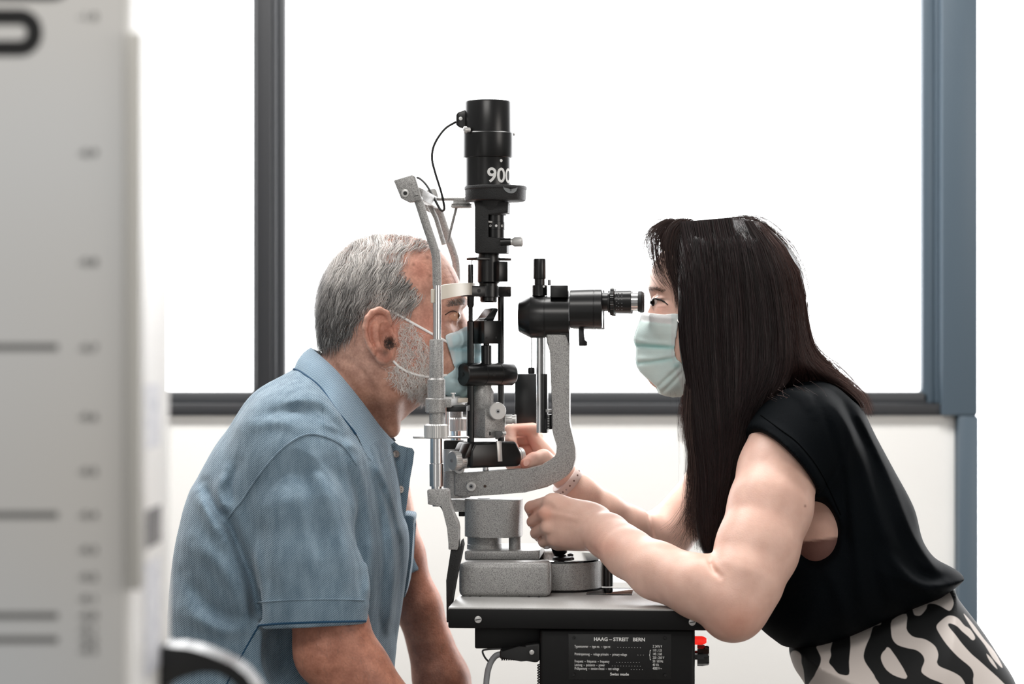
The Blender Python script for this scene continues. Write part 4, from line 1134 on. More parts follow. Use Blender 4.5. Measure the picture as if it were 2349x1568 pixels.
me = np_mesh('body', v_, q_)
px, py = topx(v_)
cols = np.tile(srgb3(212, 172, 155), (len(v_), 1))
def zone(cx, cy, r1, r2=None):
    return np.exp(-(((px - cx) / r1) ** 2 + ((py - cy) / (r2 or r1)) ** 2))
red = srgb3(208, 146, 128)
for a in ((965, 620, 38, 50), (985, 735, 35, 50), (905, 745, 16, 40), (950, 800, 40, 50), (1050, 640, 20, 40)): cols = blend(cols, red, 0.75 * zone(*a))
cols = blend(cols, srgb3(208, 146, 126), 0.7 * np.clip(-inpoly(px, py, ear) / 6, 0, 1) * (v_[:, 1] < HY - .05))
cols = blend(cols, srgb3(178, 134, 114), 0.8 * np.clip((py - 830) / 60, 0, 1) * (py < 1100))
cols = blend(cols, srgb3(172, 116, 94), 0.85 * np.clip((py - 1200) / 60, 0, 1))
cols = blend(cols, srgb3(110, 62, 50), 0.6 * zone(1036, 714, 16, 3) + 0.5 * zone(1036, 737, 15, 3))
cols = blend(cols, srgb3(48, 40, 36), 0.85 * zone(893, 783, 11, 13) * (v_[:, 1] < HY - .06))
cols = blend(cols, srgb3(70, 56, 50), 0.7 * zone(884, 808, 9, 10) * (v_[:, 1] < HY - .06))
for a in ((980, 590, 4), (963, 577, 4.5), (948, 606, 4), (1000, 610, 3.5), (987, 632, 3.5), (1058, 740, 3), (901, 893, 4.2), (958, 668, 4), (862, 1437, 6), (800, 1432, 5), (730, 1540, 8)):
    cols = blend(cols, srgb3(112, 66, 50), 0.6 * zone(*a))
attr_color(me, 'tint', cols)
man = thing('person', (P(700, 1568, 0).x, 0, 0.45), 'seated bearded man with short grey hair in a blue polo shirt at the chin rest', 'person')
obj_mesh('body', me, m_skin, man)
# eyes
m_eyew = mat('eye_white_beam_glow', rgb(206, 158, 132), 0.12); m_iris = mat('brown_iris', rgb(92, 58, 38), 0.08); m_pup = mat('pupil', rgb(6, 5, 5), 0.05)  # orange glow of the slit beam tinted into the man's eye white
def eye(cx, cy, Y, facing, parent, r=0.0117):
    c = P(cx, cy, Y); d = Vector(facing).normalized()
    bm = new(); prof = [(-r * math.cos(t), r * math.sin(t)) for t in np.linspace(0.03, math.pi - 0.03, 22)]
    lathe(bm, c, d, prof, 28); e = obj('eyeball', bm, m_eyew, parent)
    bm = new(); lathe(bm, c, d, [(r * .86, r * .50), (r * .93, r * .44), (r * 1.06, r * .2), (r * 1.08, r * .02)], 24); obj('iris', bm, m_iris, e)
    bm = new(); lathe(bm, c, d, [(r * 1.03, r * .19), (r * 1.075, r * .19), (r * 1.095, r * .02)], 18); obj('pupil', bm, m_pup, e)
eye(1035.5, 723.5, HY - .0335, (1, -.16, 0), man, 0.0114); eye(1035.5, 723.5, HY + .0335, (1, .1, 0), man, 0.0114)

bm = new(); tube(bm, [Vector(q) for q in surf_path([H], [(1021, 722), (1030, 716), (1040, 713), (1048, 716)], -.15, .1, .0004)], .0007, 6); obj('eyelid_line', bm, mat('lash_brown', rgb(40, 24, 20), .7), man)
# strands over a scalp
def grow(field, roots, flow, steps, seg, lift, jit):
    """strands that start at roots (N,3) and follow flow(p) along the surface, standing off by lift[k]"""
    N = len(roots); S = np.zeros((N, steps, 3)); p = roots.copy()
    g = field.grad(p); S[:, 0] = p - g * 0.0006; n0 = g.copy()
    jd = rng.normal(0, jit, (N, 3)); lr = rng.uniform(0.5, 1.5, N)
    for k in range(1, steps):
        g = field.grad(p); d = flow(p) + jd
        d = d - g * np.sum(d * g, 1, keepdims=True); d /= np.linalg.norm(d, axis=1, keepdims=True) + 1e-9
        p = p + d * seg[:, None]
        f = field.sample(p); g = field.grad(p)
        p = p - g * f[:, None]
        S[:, k] = p + g * (lift[k] * lr)[:, None]
    return S, n0
def pick(verts, mask, n):
    idx = np.flatnonzero(mask); idx = rng.choice(idx, n, replace=True)
    return verts[idx].astype(float) + rng.normal(0, 0.0007, (n, 3))
mx, my = topx(np.stack([hv[:, 0], HY - np.abs(hv[:, 1] - HY), hv[:, 2]], 1))
scalp = [(700, 795), (700, 500), (1000, 500), (1018, 560), (1010, 585), (985, 572), (955, 575), (936, 592), (930, 620), (950, 640), (978, 676), (962, 702), (934, 724), (908, 731), (889, 711), (868, 702), (845, 712), (830, 742), (812, 768), (788, 783), (757, 795), (725, 802)]
hsd = inpoly(mx, my, scalp)
hm = hsd < 0
def thin(sd, x, y):                             # the hair line is soft and the front of the crown thin
    keep = np.clip(-sd / 16, 0.06, 1) * np.where((x > 880) & (y < 600), 0.55, 1.0)
    return rng.random(len(sd)) < np.where(y > 760, np.clip(-sd / 10, .15, 1), keep)
roots = pick(hv, hm, 19000)
rx, ry = topx(np.stack([roots[:, 0], HY - np.abs(roots[:, 1] - HY), roots[:, 2]], 1))
kp_ = thin(inpoly(rx, ry, scalp), rx, ry); roots, rx, ry = roots[kp_], rx[kp_], ry[kp_]; n = len(roots)
def flow(p):
    qx, qy = topx(p)
    up = np.clip((640 - qy) / 90, 0, 1); fr = np.clip((qx - 860) / 120, 0, 1)
    side = np.sign(p[:, 1] - HY); side[side == 0] = -1
    d = np.zeros_like(p)
    d[:, 0] = -0.30 - 0.35 * fr + 0.3 * (1 - fr) * up; d[:, 2] = -1.0 + 0.35 * up
    d[:, 1] = side * 0.9 * up
    d += 0.25 * np.sin(np.stack([p[:, 2] * 260, p[:, 0] * 210, p[:, 1] * 240], 1) * 1.0)
    return d
seg = rng.uniform(0.0030, 0.0052, n) * np.where(ry > 690, 0.8, 1.0)
S, nn = grow(H, roots, flow, 7, seg, np.array([0, .0022, .0036, .0042, .0042, .004, .0044]), 0.16)
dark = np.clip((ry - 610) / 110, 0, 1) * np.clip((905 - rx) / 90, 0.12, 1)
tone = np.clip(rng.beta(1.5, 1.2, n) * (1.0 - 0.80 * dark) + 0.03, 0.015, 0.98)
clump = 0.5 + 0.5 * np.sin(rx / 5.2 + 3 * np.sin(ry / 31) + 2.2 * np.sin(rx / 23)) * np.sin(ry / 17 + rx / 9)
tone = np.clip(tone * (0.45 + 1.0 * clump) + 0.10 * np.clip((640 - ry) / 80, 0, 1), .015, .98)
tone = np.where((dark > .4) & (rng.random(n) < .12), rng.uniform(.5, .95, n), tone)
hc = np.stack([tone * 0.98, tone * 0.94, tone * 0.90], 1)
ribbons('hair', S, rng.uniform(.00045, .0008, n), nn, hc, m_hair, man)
# a thin cap of short hair close to the scalp
roots = pick(hv, hm & (my > 600) & (hsd < -12), 8000); n = len(roots); rx, ry = topx(roots)
S, nn = grow(H, roots, flow, 4, rng.uniform(.002, .0032, n), np.array([0, .0009, .0012, .0012]), 0.3)
tone = np.clip(rng.beta(2, 3, n) * 0.4 + .02, .02, .5); hc = np.stack([tone * .8, tone * .75, tone * .71], 1)
ribbons('short_hair', S, np.full(n, .0009), nn, hc, m_hair, man)
# beard, eyebrows, ear hair
beard = [(917, 738), (946, 735), (962, 760), (985, 800), (1000, 850), (1012, 880), (1030, 905), (1000, 925), (968, 924), (930, 900), (904, 878), (886, 853), (908, 832), (916, 795)]
bmk = inpoly(mx, my, beard) < 0
n = 5200; roots = pick(hv, bmk, n)
def flow_b(p):
    d = np.zeros_like(p); d[:, 0] = 0.1; d[:, 2] = -1.0; d[:, 1] = np.sign(p[:, 1] - HY) * 0.3
    return d + 0.6 * np.sin(np.stack([p[:, 2] * 500, p[:, 0] * 430, p[:, 1] * 470], 1))
S, nn = grow(H, roots, flow_b, 5, rng.uniform(.0016, .0034, n), np.array([0, .0014, .0024, .0032, .0036]), 0.6)
tone = np.clip(rng.beta(5, 1.2, n), .2, .98); hc = np.stack([tone * .92, tone * .88, tone * .84], 1)
ribbons('beard', S, rng.uniform(.00045, .0008, n), nn, hc, m_hair, man)
brow = inpoly(mx, my, [(1028, 700), (1046, 689), (1066, 688), (1066, 698), (1044, 701), (1030, 706)]) < 0
n = 500; roots = pick(hv, brow, n)
S, nn = grow(H, roots, lambda p: np.tile([-0.6, 0, 0.5], (len(p), 1)) + np.sign(p[:, 1:2] - HY) * np.array([0, .6, 0]), 4, rng.uniform(.0015, .003, n), np.array([0, .0012, .002, .0024]), 0.35)
tone = rng.uniform(.04, .45, n); ribbons('eyebrows', S, np.full(n, .0005), nn, np.stack([tone, tone * .92, tone * .86], 1), m_hair, man)
n = 420; rk = (np.exp(-(((mx - 893) / 12) ** 2 + ((my - 787) / 15) ** 2)) > .35) & (hv[:, 1] < HY - .06)
roots = pick(hv, rk, n)
S, nn = grow(H, roots, lambda p: rng.normal(0, 1, p.shape), 4, rng.uniform(.001, .0022, n), np.array([0, .001, .002, .003]), 0.8)
tone = rng.uniform(.01, .12, n); ribbons('ear_hair', S, np.full(n, .0004), nn, np.stack([tone, tone * .9, tone * .8], 1), m_hair, man)
# forearm hair
am = (bv[:, 2] < P(0, 1425, -.2).z); n = 1500; roots = pick(bv, am, n)
S, nn = grow(B, roots, lambda p: np.tile([.5, 0, -1.0], (len(p), 1)), 4, rng.uniform(.002, .0035, n), np.array([0, .0008, .0013, .0016]), 0.5)
tone = rng.uniform(.05, .3, n); ribbons('arm_hair', S, np.full(n, .00022), nn, np.stack([tone, tone * .8, tone * .65], 1), m_hair, man)

# polo shirt
def fabric(name, c1, c2, scale, angle, rough=0.85, fine=1.0, blotch=0.2, sheen=0.15, bump=0.0004):
    m = mat(name, c1, rough, 0, 0.25, sheen=sheen)
    nt = m.node_tree; b = nt.nodes['Principled BSDF']
    tc = nt.nodes.new('ShaderNodeTexCoord'); mp = nt.nodes.new('ShaderNodeMapping')
    mp.inputs['Rotation'].default_value = (0, math.radians(angle), 0)
    nt.links.new(tc.outputs['Object'], mp.inputs['Vector'])
    wv = nt.nodes.new('ShaderNodeTexWave'); wv.bands_direction = 'Z'; wv.inputs['Scale'].default_value = scale
    wv.inputs['Distortion'].default_value = 1.2; wv.inputs['Detail'].default_value = 1.0; wv.inputs['Detail Scale'].default_value = 2.0
    nt.links.new(mp.outputs['Vector'], wv.inputs['Vector'])
    ns = nt.nodes.new('ShaderNodeTexNoise'); ns.inputs['Scale'].default_value = 75; ns.inputs['Detail'].default_value = 5
    mp2 = nt.nodes.new('ShaderNodeMapping'); mp2.inputs['Scale'].default_value = (1, 1, 0.35)
    nt.links.new(tc.outputs['Object'], mp2.inputs['Vector']); nt.links.new(mp2.outputs['Vector'], ns.inputs['Vector'])
    mx_ = nt.nodes.new('ShaderNodeMix'); mx_.data_type = 'RGBA'; mx_.inputs['A'].default_value = c1; mx_.inputs['B'].default_value = c2
    mth = nt.nodes.new('ShaderNodeMath'); mth.operation = 'MULTIPLY_ADD'; mth.inputs[1].default_value = fine
    add = nt.nodes.new('ShaderNodeMath'); add.operation = 'MULTIPLY_ADD'; add.inputs[1].default_value = blotch * 2; add.inputs[2].default_value = -blotch
    nt.links.new(ns.outputs['Fac'], add.inputs[0])
    nt.links.new(wv.outputs['Fac'], mth.inputs[0]); nt.links.new(add.outputs[0], mth.inputs[2])
    nt.links.new(mth.outputs[0], mx_.inputs['Factor']); nt.links.new(mx_.outputs['Result'], b.inputs['Base Color'])
    bp = nt.nodes.new('ShaderNodeBump'); bp.inputs['Distance'].default_value = bump; bp.inputs['Strength'].default_value = 0.5
    nt.links.new(wv.outputs['Fac'], bp.inputs['Height']); nt.links.new(bp.outputs['Normal'], b.inputs['Normal'])
    return m
m_polo = fabric('blue_pique_cotton', rgb(72, 95, 112), rgb(140, 160, 174), 150, 38, blotch=0.55)
m_knit = fabric('blue_ribbed_collar_knit', rgb(84, 110, 130), rgb(148, 168, 182), 175, 62, blotch=0.1)
m_navy = mat('navy_piping', rgb(12, 62, 92), 0.8)
T = Field((P(360, 0, -.05).x, -0.305, P(0, 1640, -.1).z), (P(965, 0, 0.1).x, 0.28, P(0, 800, 0).z), 0.0027)
torso = [(700, 838), (681, 842), (641, 878), (576, 931), (510, 1001), (465, 1076), (432, 1142), (415, 1207), (398, 1300), (388, 1450), (392, 1690), (900, 1690), (904, 1560), (908, 1498), (926, 1368), (938, 1272), (936, 1215), (925, 1180), (918, 1120), (908, 1060), (892, 1006), (850, 960), (780, 880), (740, 845)]
T.pillow(polyP(torso, 0, 4), 0.0, 0.205, 0.14, 0.0)
T.chain([Pn(640, 960, -.05), Pn(668, 1010, -.12), Pn(690, 1070, -.165)], [rp(62), rp(78), rp(86)], 0.05)
hemn = (0.05, -0.10, -1.0); hemc = Pn(715, 1430, -.215)
sl_ = [(692, 1085, -.160, 92), (700, 1180, -.185, 112), (706, 1300, -.20, 120), (714, 1400, -.207, 123), (716, 1460, -.208, 123)]
T.chain([Pn(a, b, c) for a, b, c, r in sl_], [rp(r, c) for a, b, c, r in sl_], 0.014, sq=((0, 1, 0), 0.95), cuts=[(hemc, hemn)])
up_ = np.array(hemn) / np.linalg.norm(hemn)
T.cone(Pn(713, 1370, -.207), Pn(716, 1450, -.208), rp(124.5, -.2), rp(126, -.2), 0.001, sq=((0, 1, 0), 0.96), cuts=[(hemc, hemn), (hemc - up_ * rp(47, -.2), tuple(-up_))])
T.chain([Pn(712, 1370, -.204), Pn(716, 1500, -.208)], [rp(105, -.2), rp(119, -.2)], 0.002, 'sub', sq=((0, 1, 0), 0.88))
fs = [(820, 1100, .15, 95), (880, 1220, .19, 66), (922, 1330, .20, 58)]
T.chain([Pn(a, b, c) for a, b, c, r in fs], [rp(r, c) for a, b, c, r in fs], 0.02, cuts=[(Pn(950, 1308, .2), (0.35, 0, -1))])
# cloth folds
for l, w, a in (([(808, 1030), (836, 1120), (850, 1240), (846, 1380)], 14, .005), ([(830, 1020), (866, 1130), (880, 1260), (872, 1400), (880, 1480)], 12, -.003), ([(790, 1000), (850, 1075), (890, 1180), (905, 1320), (896, 1440)], 12, .004), ([(870, 1100), (905, 1200), (915, 1300), (900, 1470)], 9, -.004),
                ([(860, 1060), (888, 1120), (905, 1180), (918, 1230)], 8, .0035), ([(640, 930), (690, 915), (745, 925), (790, 975)], 14, .004), ([(600, 960), (660, 940), (730, 950)], 12, -.003), ([(560, 980), (620, 965), (690, 975)], 16, .003),
                ([(470, 1110), (495, 1165), (523, 1195)], 12, -.006), ([(452, 1130), (478, 1180), (505, 1240)], 14, .004), ([(520, 1080), (500, 1130), (520, 1180)], 12, .004), ([(545, 1060), (530, 1110), (535, 1160)], 10, -.003),
                ([(523, 1190), (556, 1272), (580, 1340), (592, 1430)], 14, -.010), ([(440, 1240), (490, 1280), (540, 1350), (560, 1420)], 22, .005), ([(430, 1320), (480, 1390), (560, 1440)], 20, -.005), ([(420, 1400), (500, 1440), (590, 1445)], 18, .004), ([(660, 1500), (640, 1560)], 18, -.004),
                ([(655, 1110), (650, 1200), (645, 1290), (655, 1370)], 22, .0035), ([(720, 1060), (760, 1150), (790, 1260), (800, 1370)], 18, .004), ([(695, 1080), (720, 1180), (740, 1290)], 16, -.003), ([(760, 1060), (800, 1160), (822, 1280)], 12, -.003), ([(600, 1180), (605, 1270), (620, 1360)], 16, -.0025),
                ([(760, 980), (800, 1010), (830, 1060)], 10, -.004), ([(740, 970), (785, 995), (818, 1040)], 8, .003)):
    emboss(T, l, w, a * 1.35, ylim=0.02)
tv, tq = T.nets(2)
shirt = obj_mesh('polo_shirt', np_mesh('polo_shirt', tv, tq), m_polo, man)
def seam(pts, r, name, material, parent, fields, y0=-.32, y1=.1, lift=0.0006, flat=None):
    s = surf_path(fields, pts, y0, y1, lift)
    if len(s) < 3: return None
    bm = new(); tube(bm, [Vector(q) for q in s], r, 6)
    return obj(name, bm, material, parent)
seam([(523, 1188), (540, 1166), (556, 1147), (601, 1081), (651, 1026), (701, 997), (747, 1002), (790, 1026), (818, 1066)], .0016, 'shoulder_seam', m_polo, shirt, [T])
seam([(747, 1000), (744, 970), (742, 935)], .0011, 'yoke_seam', m_polo, shirt, [T])
seam([(588, 1381), (640, 1377), (715, 1374), (790, 1374), (836, 1376)], .0012, 'hem_seam', m_polo, shirt, [T])
seam([(594, 1434), (640, 1430), (715, 1427), (790, 1425), (838, 1424)], .0016, 'hem_piping', m_navy, shirt, [T], lift=-.0004)
seam([(593, 1435), (570, 1475), (545, 1520), (520, 1568)], .0011, 'side_seam', m_navy, shirt, [T], lift=0)
# collar: fold-over band, both halves
nk = [(712, 797, 0), (734, 814, -.045), (769, 846, -.070), (800, 882, -.076), (832, 922, -.074), (870, 974, -.056), (902, 1010, -.020)]
ou = [(681, 842, 0), (699, 853, -.056), (735, 884, -.098), (777, 940, -.118), (817, 993, -.116), (855, 1052, -.088), (896, 1036, -.030)]
def collar(sg, name):
    A = smooth_path([tuple(Pn(a, b, c + .012)) for a, b, c in nk], 5); C = smooth_path([tuple(Pn(a, b, c + .006)) for a, b, c in ou], 5)
    if sg < 0:                                  # the band lies on the shirt, never in it
        for q in C[1:]:
            hit = surf([T], *[[t_] for t_ in (CX0 + q[0] * FPX / (DIST + q[1]), CY0 - (q[2] - ZC) * FPX / (DIST + q[1]))], -.3, .05)[0]
            if not np.isnan(hit[0]):
                q[1] = min(q[1], hit[1] - .006)
    bm = new(); rows = []
    for i, (a, c) in enumerate(zip(A, C)):
        a, c = np.array(a), np.array(c); row = []
        for k in range(7):
            t = k / 6; p = a * (1 - t) + c * t
            bul = math.sin(t * math.pi) * 0.006
            p = p + np.array([-0.5 * bul, -1.0 * bul, 0.5 * bul])
            if sg > 0: p[1] = 0.03 - p[1]
            row.append(p)
        inner = [q + np.array([0.0016, 0.0022 * (1 if sg < 0 else -1), -0.0022]) for q in row[::-1]]
        rows.append([bm.verts.new(Vector(q)) for q in row + inner])
    m = len(rows[0])
    for i in range(len(rows) - 1):
        for k in range(m): bm.faces.new((rows[i][k], rows[i][(k + 1) % m], rows[i + 1][(k + 1) % m], rows[i + 1][k]))
    bm.faces.new(rows[0]); bm.faces.new(rows[-1][::-1])
    o = obj(name, bm, m_knit, man, 50)
    if sg < 0:
        bm = new(); tube(bm, [Vector(q) + Vector((-.0005, -.0002, -.0012)) for q in C[:21]], .0018, 8); obj('collar_piping', bm, m_navy, o)
    return o
collar(-1, 'collar'); collar(1, 'collar')
# placket, buttons, pocket
bm = new(); prism(bm, [P(a, b, .002) for a, b in ((898, 1006), (914, 1022), (946, 1028), (950.5, 1036), (947, 1062), (941, 1095), (934, 1150), (927, 1200), (922, 1228), (914, 1190), (904, 1120), (894, 1060))], (0, .004, 0), .0008)
plk = obj('placket', bm, m_polo, shirt)
bm = new(); tube(bm, [Vector(q) for q in smooth_path([tuple(P(a, b, .0015)) for a, b in ((936, 1029), (932, 1060), (925, 1110), (918, 1160), (922, 1226))], 4)], .0009, 6); obj('placket_seam', bm, m_polo, plk)
m_button = mat('pearl_button', rgb(198, 190, 184), 0.2)
def button(px, py, Y, r, d, sqz, parent, col=m_button):
    bm = new(); lathe(bm, P(px, py, Y), Vector(d), [(0, rp(r) * .9), (.0012, rp(r)), (.002, rp(r) * .9), (.0016, rp(r) * .55), (.0016, rp(r) * .02)], 20)
    b_ = obj('button', bm, col, parent)
    for q in (-1, 1):
        bm = new(); d_ = Vector(d).normalized(); lathe(bm, P(px, py + q * r * .3, Y) + d_ * .0017, d_, [(0, rp(r) * .12), (.0003, rp(r) * .12)], 8); obj('button_hole', bm, m_pup, b_)
button(908, 1041, -.004, 8.5, (.35, -1, .1), 1, plk, mat('smoke_button', rgb(120, 112, 108), .25)); button(918.5, 1122, -.002, 8.5, (.75, -.7, 0), 1, plk)
bm = new(); prism(bm, [P(a, b, .05) for a, b in ((925, 1180), (948, 1183), (950.5, 1190), (945, 1212), (943, 1290), (936, 1340), (928, 1372), (912, 1360))], (0, .09, 0), .003, 2); pk = obj('chest_pocket', bm, m_polo, shirt)

# the man's mask
def mask_mat(name, c_top, c_body):
    m = mat_tint(name, 0.8, 0.2, bump=(700, 0.0004, 2), noise=[(25, (0.93, 0.95, 0.96), (1.03, 1.02, 1.02))]); return m
m_mask = mask_mat('pleated_mask_cloth', None, None)
m_loop = mat('white_elastic', rgb(250, 248, 246), 0.7)
def make_mask(field, region, bulge, pleats, bbox, color_fn, name, label, h=0.0016, off=0.0035):
    M = Field(bbox[0], bbox[1], h)
    X, Y, Z = M.ax; g = np.stack(np.meshgrid(X, Y, Z, indexing='ij'), -1).reshape(-1, 3)
    d = field.sample(g).reshape(M.F.shape) - off
    M.F = d.astype(np.float32)
    for c, r in bulge: M.ell(c, r, 0.012)
    for l, w, a in pleats: emboss(M, l, w, a)
    xx, zz = np.meshgrid(X, Z, indexing='ij')
    sd = poly_sd(region, xx, zz)
    M.F = np.maximum(M.F, sd[:, None, :] * 0.9).astype(np.float32)
    inner = field.sample(g).reshape(M.F.shape) + 0.002
    v, q = M.nets(1)
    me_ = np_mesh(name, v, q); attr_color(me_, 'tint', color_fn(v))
    t = thing(name, Vector(v.mean(0)), label, 'mask')
    obj_mesh('mask_cloth', me_, m_mask, t)
    return t, M
reg = polyP([(1025, 769), (1048, 760), (1075, 748), (1100, 775), (1106, 830), (1098, 880), (1076, 915), (1046, 913), (1022, 905), (1012, 880), (1022, 862), (1043, 846), (1040, 832), (1034, 810), (1028, 788)], HY - 0.02, 3)
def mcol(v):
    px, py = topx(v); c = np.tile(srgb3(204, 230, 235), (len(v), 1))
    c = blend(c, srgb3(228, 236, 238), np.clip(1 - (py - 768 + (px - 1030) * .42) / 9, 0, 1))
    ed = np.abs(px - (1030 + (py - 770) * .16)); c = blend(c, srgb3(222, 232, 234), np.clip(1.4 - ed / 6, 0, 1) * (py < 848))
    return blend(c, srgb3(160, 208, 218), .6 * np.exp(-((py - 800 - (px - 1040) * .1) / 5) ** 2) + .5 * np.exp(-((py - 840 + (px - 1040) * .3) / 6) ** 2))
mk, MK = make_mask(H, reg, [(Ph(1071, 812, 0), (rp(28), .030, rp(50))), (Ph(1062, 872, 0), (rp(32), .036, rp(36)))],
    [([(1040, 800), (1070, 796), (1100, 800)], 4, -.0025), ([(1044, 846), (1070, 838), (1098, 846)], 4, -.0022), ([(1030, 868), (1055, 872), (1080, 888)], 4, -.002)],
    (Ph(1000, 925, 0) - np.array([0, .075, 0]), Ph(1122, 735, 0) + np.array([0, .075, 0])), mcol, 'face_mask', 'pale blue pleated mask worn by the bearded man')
def loop(fields, pts, parent, r, Yend=None):
    s = surf_path(fields, pts, -.14, .1, .0012)
    bm = new(); tube(bm, [Vector(q) for q in s], r, 8); obj('ear_loop', bm, m_loop, parent)
loop([H], [(892, 711), (905, 717), (930, 731), (960, 748), (994, 767), (1030, 786)], mk, .0018)
loop([H], [(902, 827), (915, 840), (935, 852), (960, 860), (990, 864), (1024, 860)], mk, .0018)
# ------------------------------------------------------------------ the woman
m_skin2 = mat_tint('fair_skin', 0.45, 0.4, sss=(0.15, 0.008), bump=(500, 0.0003, 3), noise=[(45, (0.93, 0.88, 0.86), (1.03, 1.02, 1.01))])
W = Field((P(1660, 0, 0).x, -0.16, P(0, 1475, 0).z), (P(2110, 0, 0).x, 0.16, P(0, 880, 0).z), 0.003)
chest = [(1793, 920), (1850, 900), (1930, 930), (1990, 1020), (2050, 1120), (2080, 1200), (2090, 1300), (2060, 1385), (1900, 1450), (1790, 1440), (1730, 1360), (1700, 1200), (1715, 1010)]
W.pillow(polyP(chest, 0, 4), 0.0, 0.135, 0.12, 0.0)                    # chest under the blouse
wv, wq = W.nets(2)
def finger(F_, pts, rads, k=0.004): F_.chain([Pn(*p) for p in pts], rads, k)
# near arm and the hand closed round the joystick
HN = Field((P(1192, 0, -.05).x, -0.315, P(0, 1475, -.2).z), (P(1905, 0, -.1).x, 0.045, P(0, 965, -.1).z), 0.0016)
HN.pillow(polyP([(1400, 1182), (1372, 1160), (1350, 1151), (1326, 1147), (1289, 1133), (1272, 1130), (1256, 1133), (1248, 1150), (1246, 1176), (1249, 1204), (1258, 1232), (1268, 1250), (1289, 1256), (1329, 1260), (1351, 1260), (1388, 1274)], -.055, 4), -0.054, 0.021, 0.026, 0.0)
na = [(1800, 1005, -.12, 80), (1785, 1080, -.15, 90), (1768, 1160, -.185, 94), (1737, 1258, -.216, 93), (1706, 1335, -.243, 86), (1686, 1384, -.255, 77), (1602, 1345, -.236, 71), (1506, 1308, -.188, 64), (1441, 1268, -.138, 55), (1394, 1229, -.096, 45)]
HN.chain([Pn(a, b, c) for a, b, c, r in na], [rp(r, c) for a, b, c, r in na], 0.012)
na = [(1420, 1250, -.117, 50), (1394, 1229, -.091, 47), (1352, 1207, -.064, 47), (1318, 1199, -.052, 42), (1280, 1194, -.046, 30)]
HN.chain([Pn(a, b, c) for a, b, c, r in na], [rp(r, c) for a, b, c, r in na], 0.010, sq=((0, 1, 0), 0.70))
HN.ell(Pn(1676, 1428, -.252), (rp(42), .026, rp(32)), 0.02)
HN.cone(Pn(1330, 1235, -.045), Pn(1280, 1243, -.035), .013, .012, .012)
for mc, pip, dip, tip, r in (((1262, 1152, -.058), (1219, 1164, -.030), (1226, 1182, -.004), (1252, 1188, .004), .0100), ((1252, 1177, -.062), (1224, 1196, -.033), (1232, 1208, -.005), (1258, 1210, .003), .0098), ((1256, 1207, -.060), (1231, 1222, -.033), (1239, 1230, -.007), (1262, 1230, .000), .0092), ((1270, 1234, -.053), (1247, 1242, -.031), (1254, 1247, -.008), (1272, 1244, -.002), .0082)):
    finger(HN, [mc, pip], [r * 1.04, r * .98], .0022); finger(HN, [pip, dip], [r * .97, r * .88], .0015); finger(HN, [dip, tip], [r * .88, r * .74], .0015)
    HN.ell(Pn(mc[0] - 1, mc[1], mc[2] - .004), (.0085, .007, .0085), .007)
finger(HN, [(1345, 1185, -.03), (1305, 1172, -.008), (1272, 1176, .012), (1250, 1184, .018)], [.013, .0115, .0100, .0082], .006)
for l, w, a in (([(1211, 1183), (1224, 1172), (1240, 1161)], 3.2, -.0026), ([(1213, 1211), (1226, 1205), (1242, 1194)], 3.2, -.0026), ([(1227, 1238), (1237, 1232), (1248, 1223)], 3.0, -.0024), ([(1254, 1160), (1285, 1172), (1330, 1186)], 8, -.0008), ([(1258, 1190), (1290, 1194), (1335, 1198)], 8, -.0008), ([(1250, 1176), (1290, 1182), (1330, 1192)], 6, .0008), ([(1352, 1252), (1366, 1262), (1376, 1275)], 4, -.001)):
    emboss(HN, l, w, a, ylim=-.02)
emboss(HN, [(1628, 1282), (1634, 1302), (1652, 1322)], 6, -.004)
hnv, hnq = HN.nets(4)
# far arm and the hand turning the slit knob
HF = Field(Pn(1142, 1300, .03) + np.array([0, -0.03, 0]), (P(1800, 0, .15).x, .235, P(0, 925, .1).z), 0.0016)
HF.pillow(polyP([(1318, 1082), (1290, 1056), (1266, 1026), (1244, 1002), (1230, 986), (1216, 972), (1204, 975), (1206, 1000), (1222, 1032), (1240, 1062), (1262, 1090), (1290, 1112), (1312, 1130)], .06, 4), 0.062, 0.016, 0.02, 0.0)
fa = [(1770, 1000, .15, 74), (1632, 1118, .165, 63), (1532, 1222, .15, 58), (1492, 1232, .13, 53), (1441, 1208, .10, 47), (1391, 1174, .08, 41), (1335, 1130, .068, 36), (1296, 1092, .062, 31)]
HF.chain([Pn(a, b, c) for a, b, c, r in fa], [rp(r, c) for a, b, c, r in fa], 0.012)
HF.chain([Pn(1280, 1078, .05), Pn(1246, 1050, .034), Pn(1224, 1054, .022), Pn(1205, 1064, .014)], [.014, .0115, .0095, .0082], .006)
HF.chain([Pn(1222, 984, .058), Pn(1171, 987, .046), Pn(1172, 1012, .034), Pn(1180, 1028, .03)], [.0095, .0092, .0084, .0070], .0025)
HF.chain([Pn(1234, 1004, .068), Pn(1176, 1006, .075), Pn(1166, 1040, .064), Pn(1170, 1066, .05)], [.0095, .0092, .0082, .0070], .0025)
HF.chain([Pn(1246, 1024, .072), Pn(1196, 1030, .082), Pn(1184, 1056, .07), Pn(1186, 1074, .056)], [.0090, .0086, .0078, .0068], .0025)
HF.chain([Pn(1258, 1046, .070), Pn(1216, 1056, .080), Pn(1206, 1074, .070)], [.0080, .0075, .0066], .0025)
emboss(HF, [(1187, 997), (1188, 1010), (1186, 1022)], 2.4, -.0008, .06); emboss(HF, [(1166, 1000), (1176, 1004), (1186, 1000)], 2.2, -.0008, .06); emboss(HF, [(1218, 1045), (1222, 1052), (1222, 1062)], 2.4, -.0007, .05)
emboss(HF, [(1484, 1176), (1492, 1205), (1500, 1238)], 4, -.003, ylim=.14)
hfv, hfq = HF.nets(2)
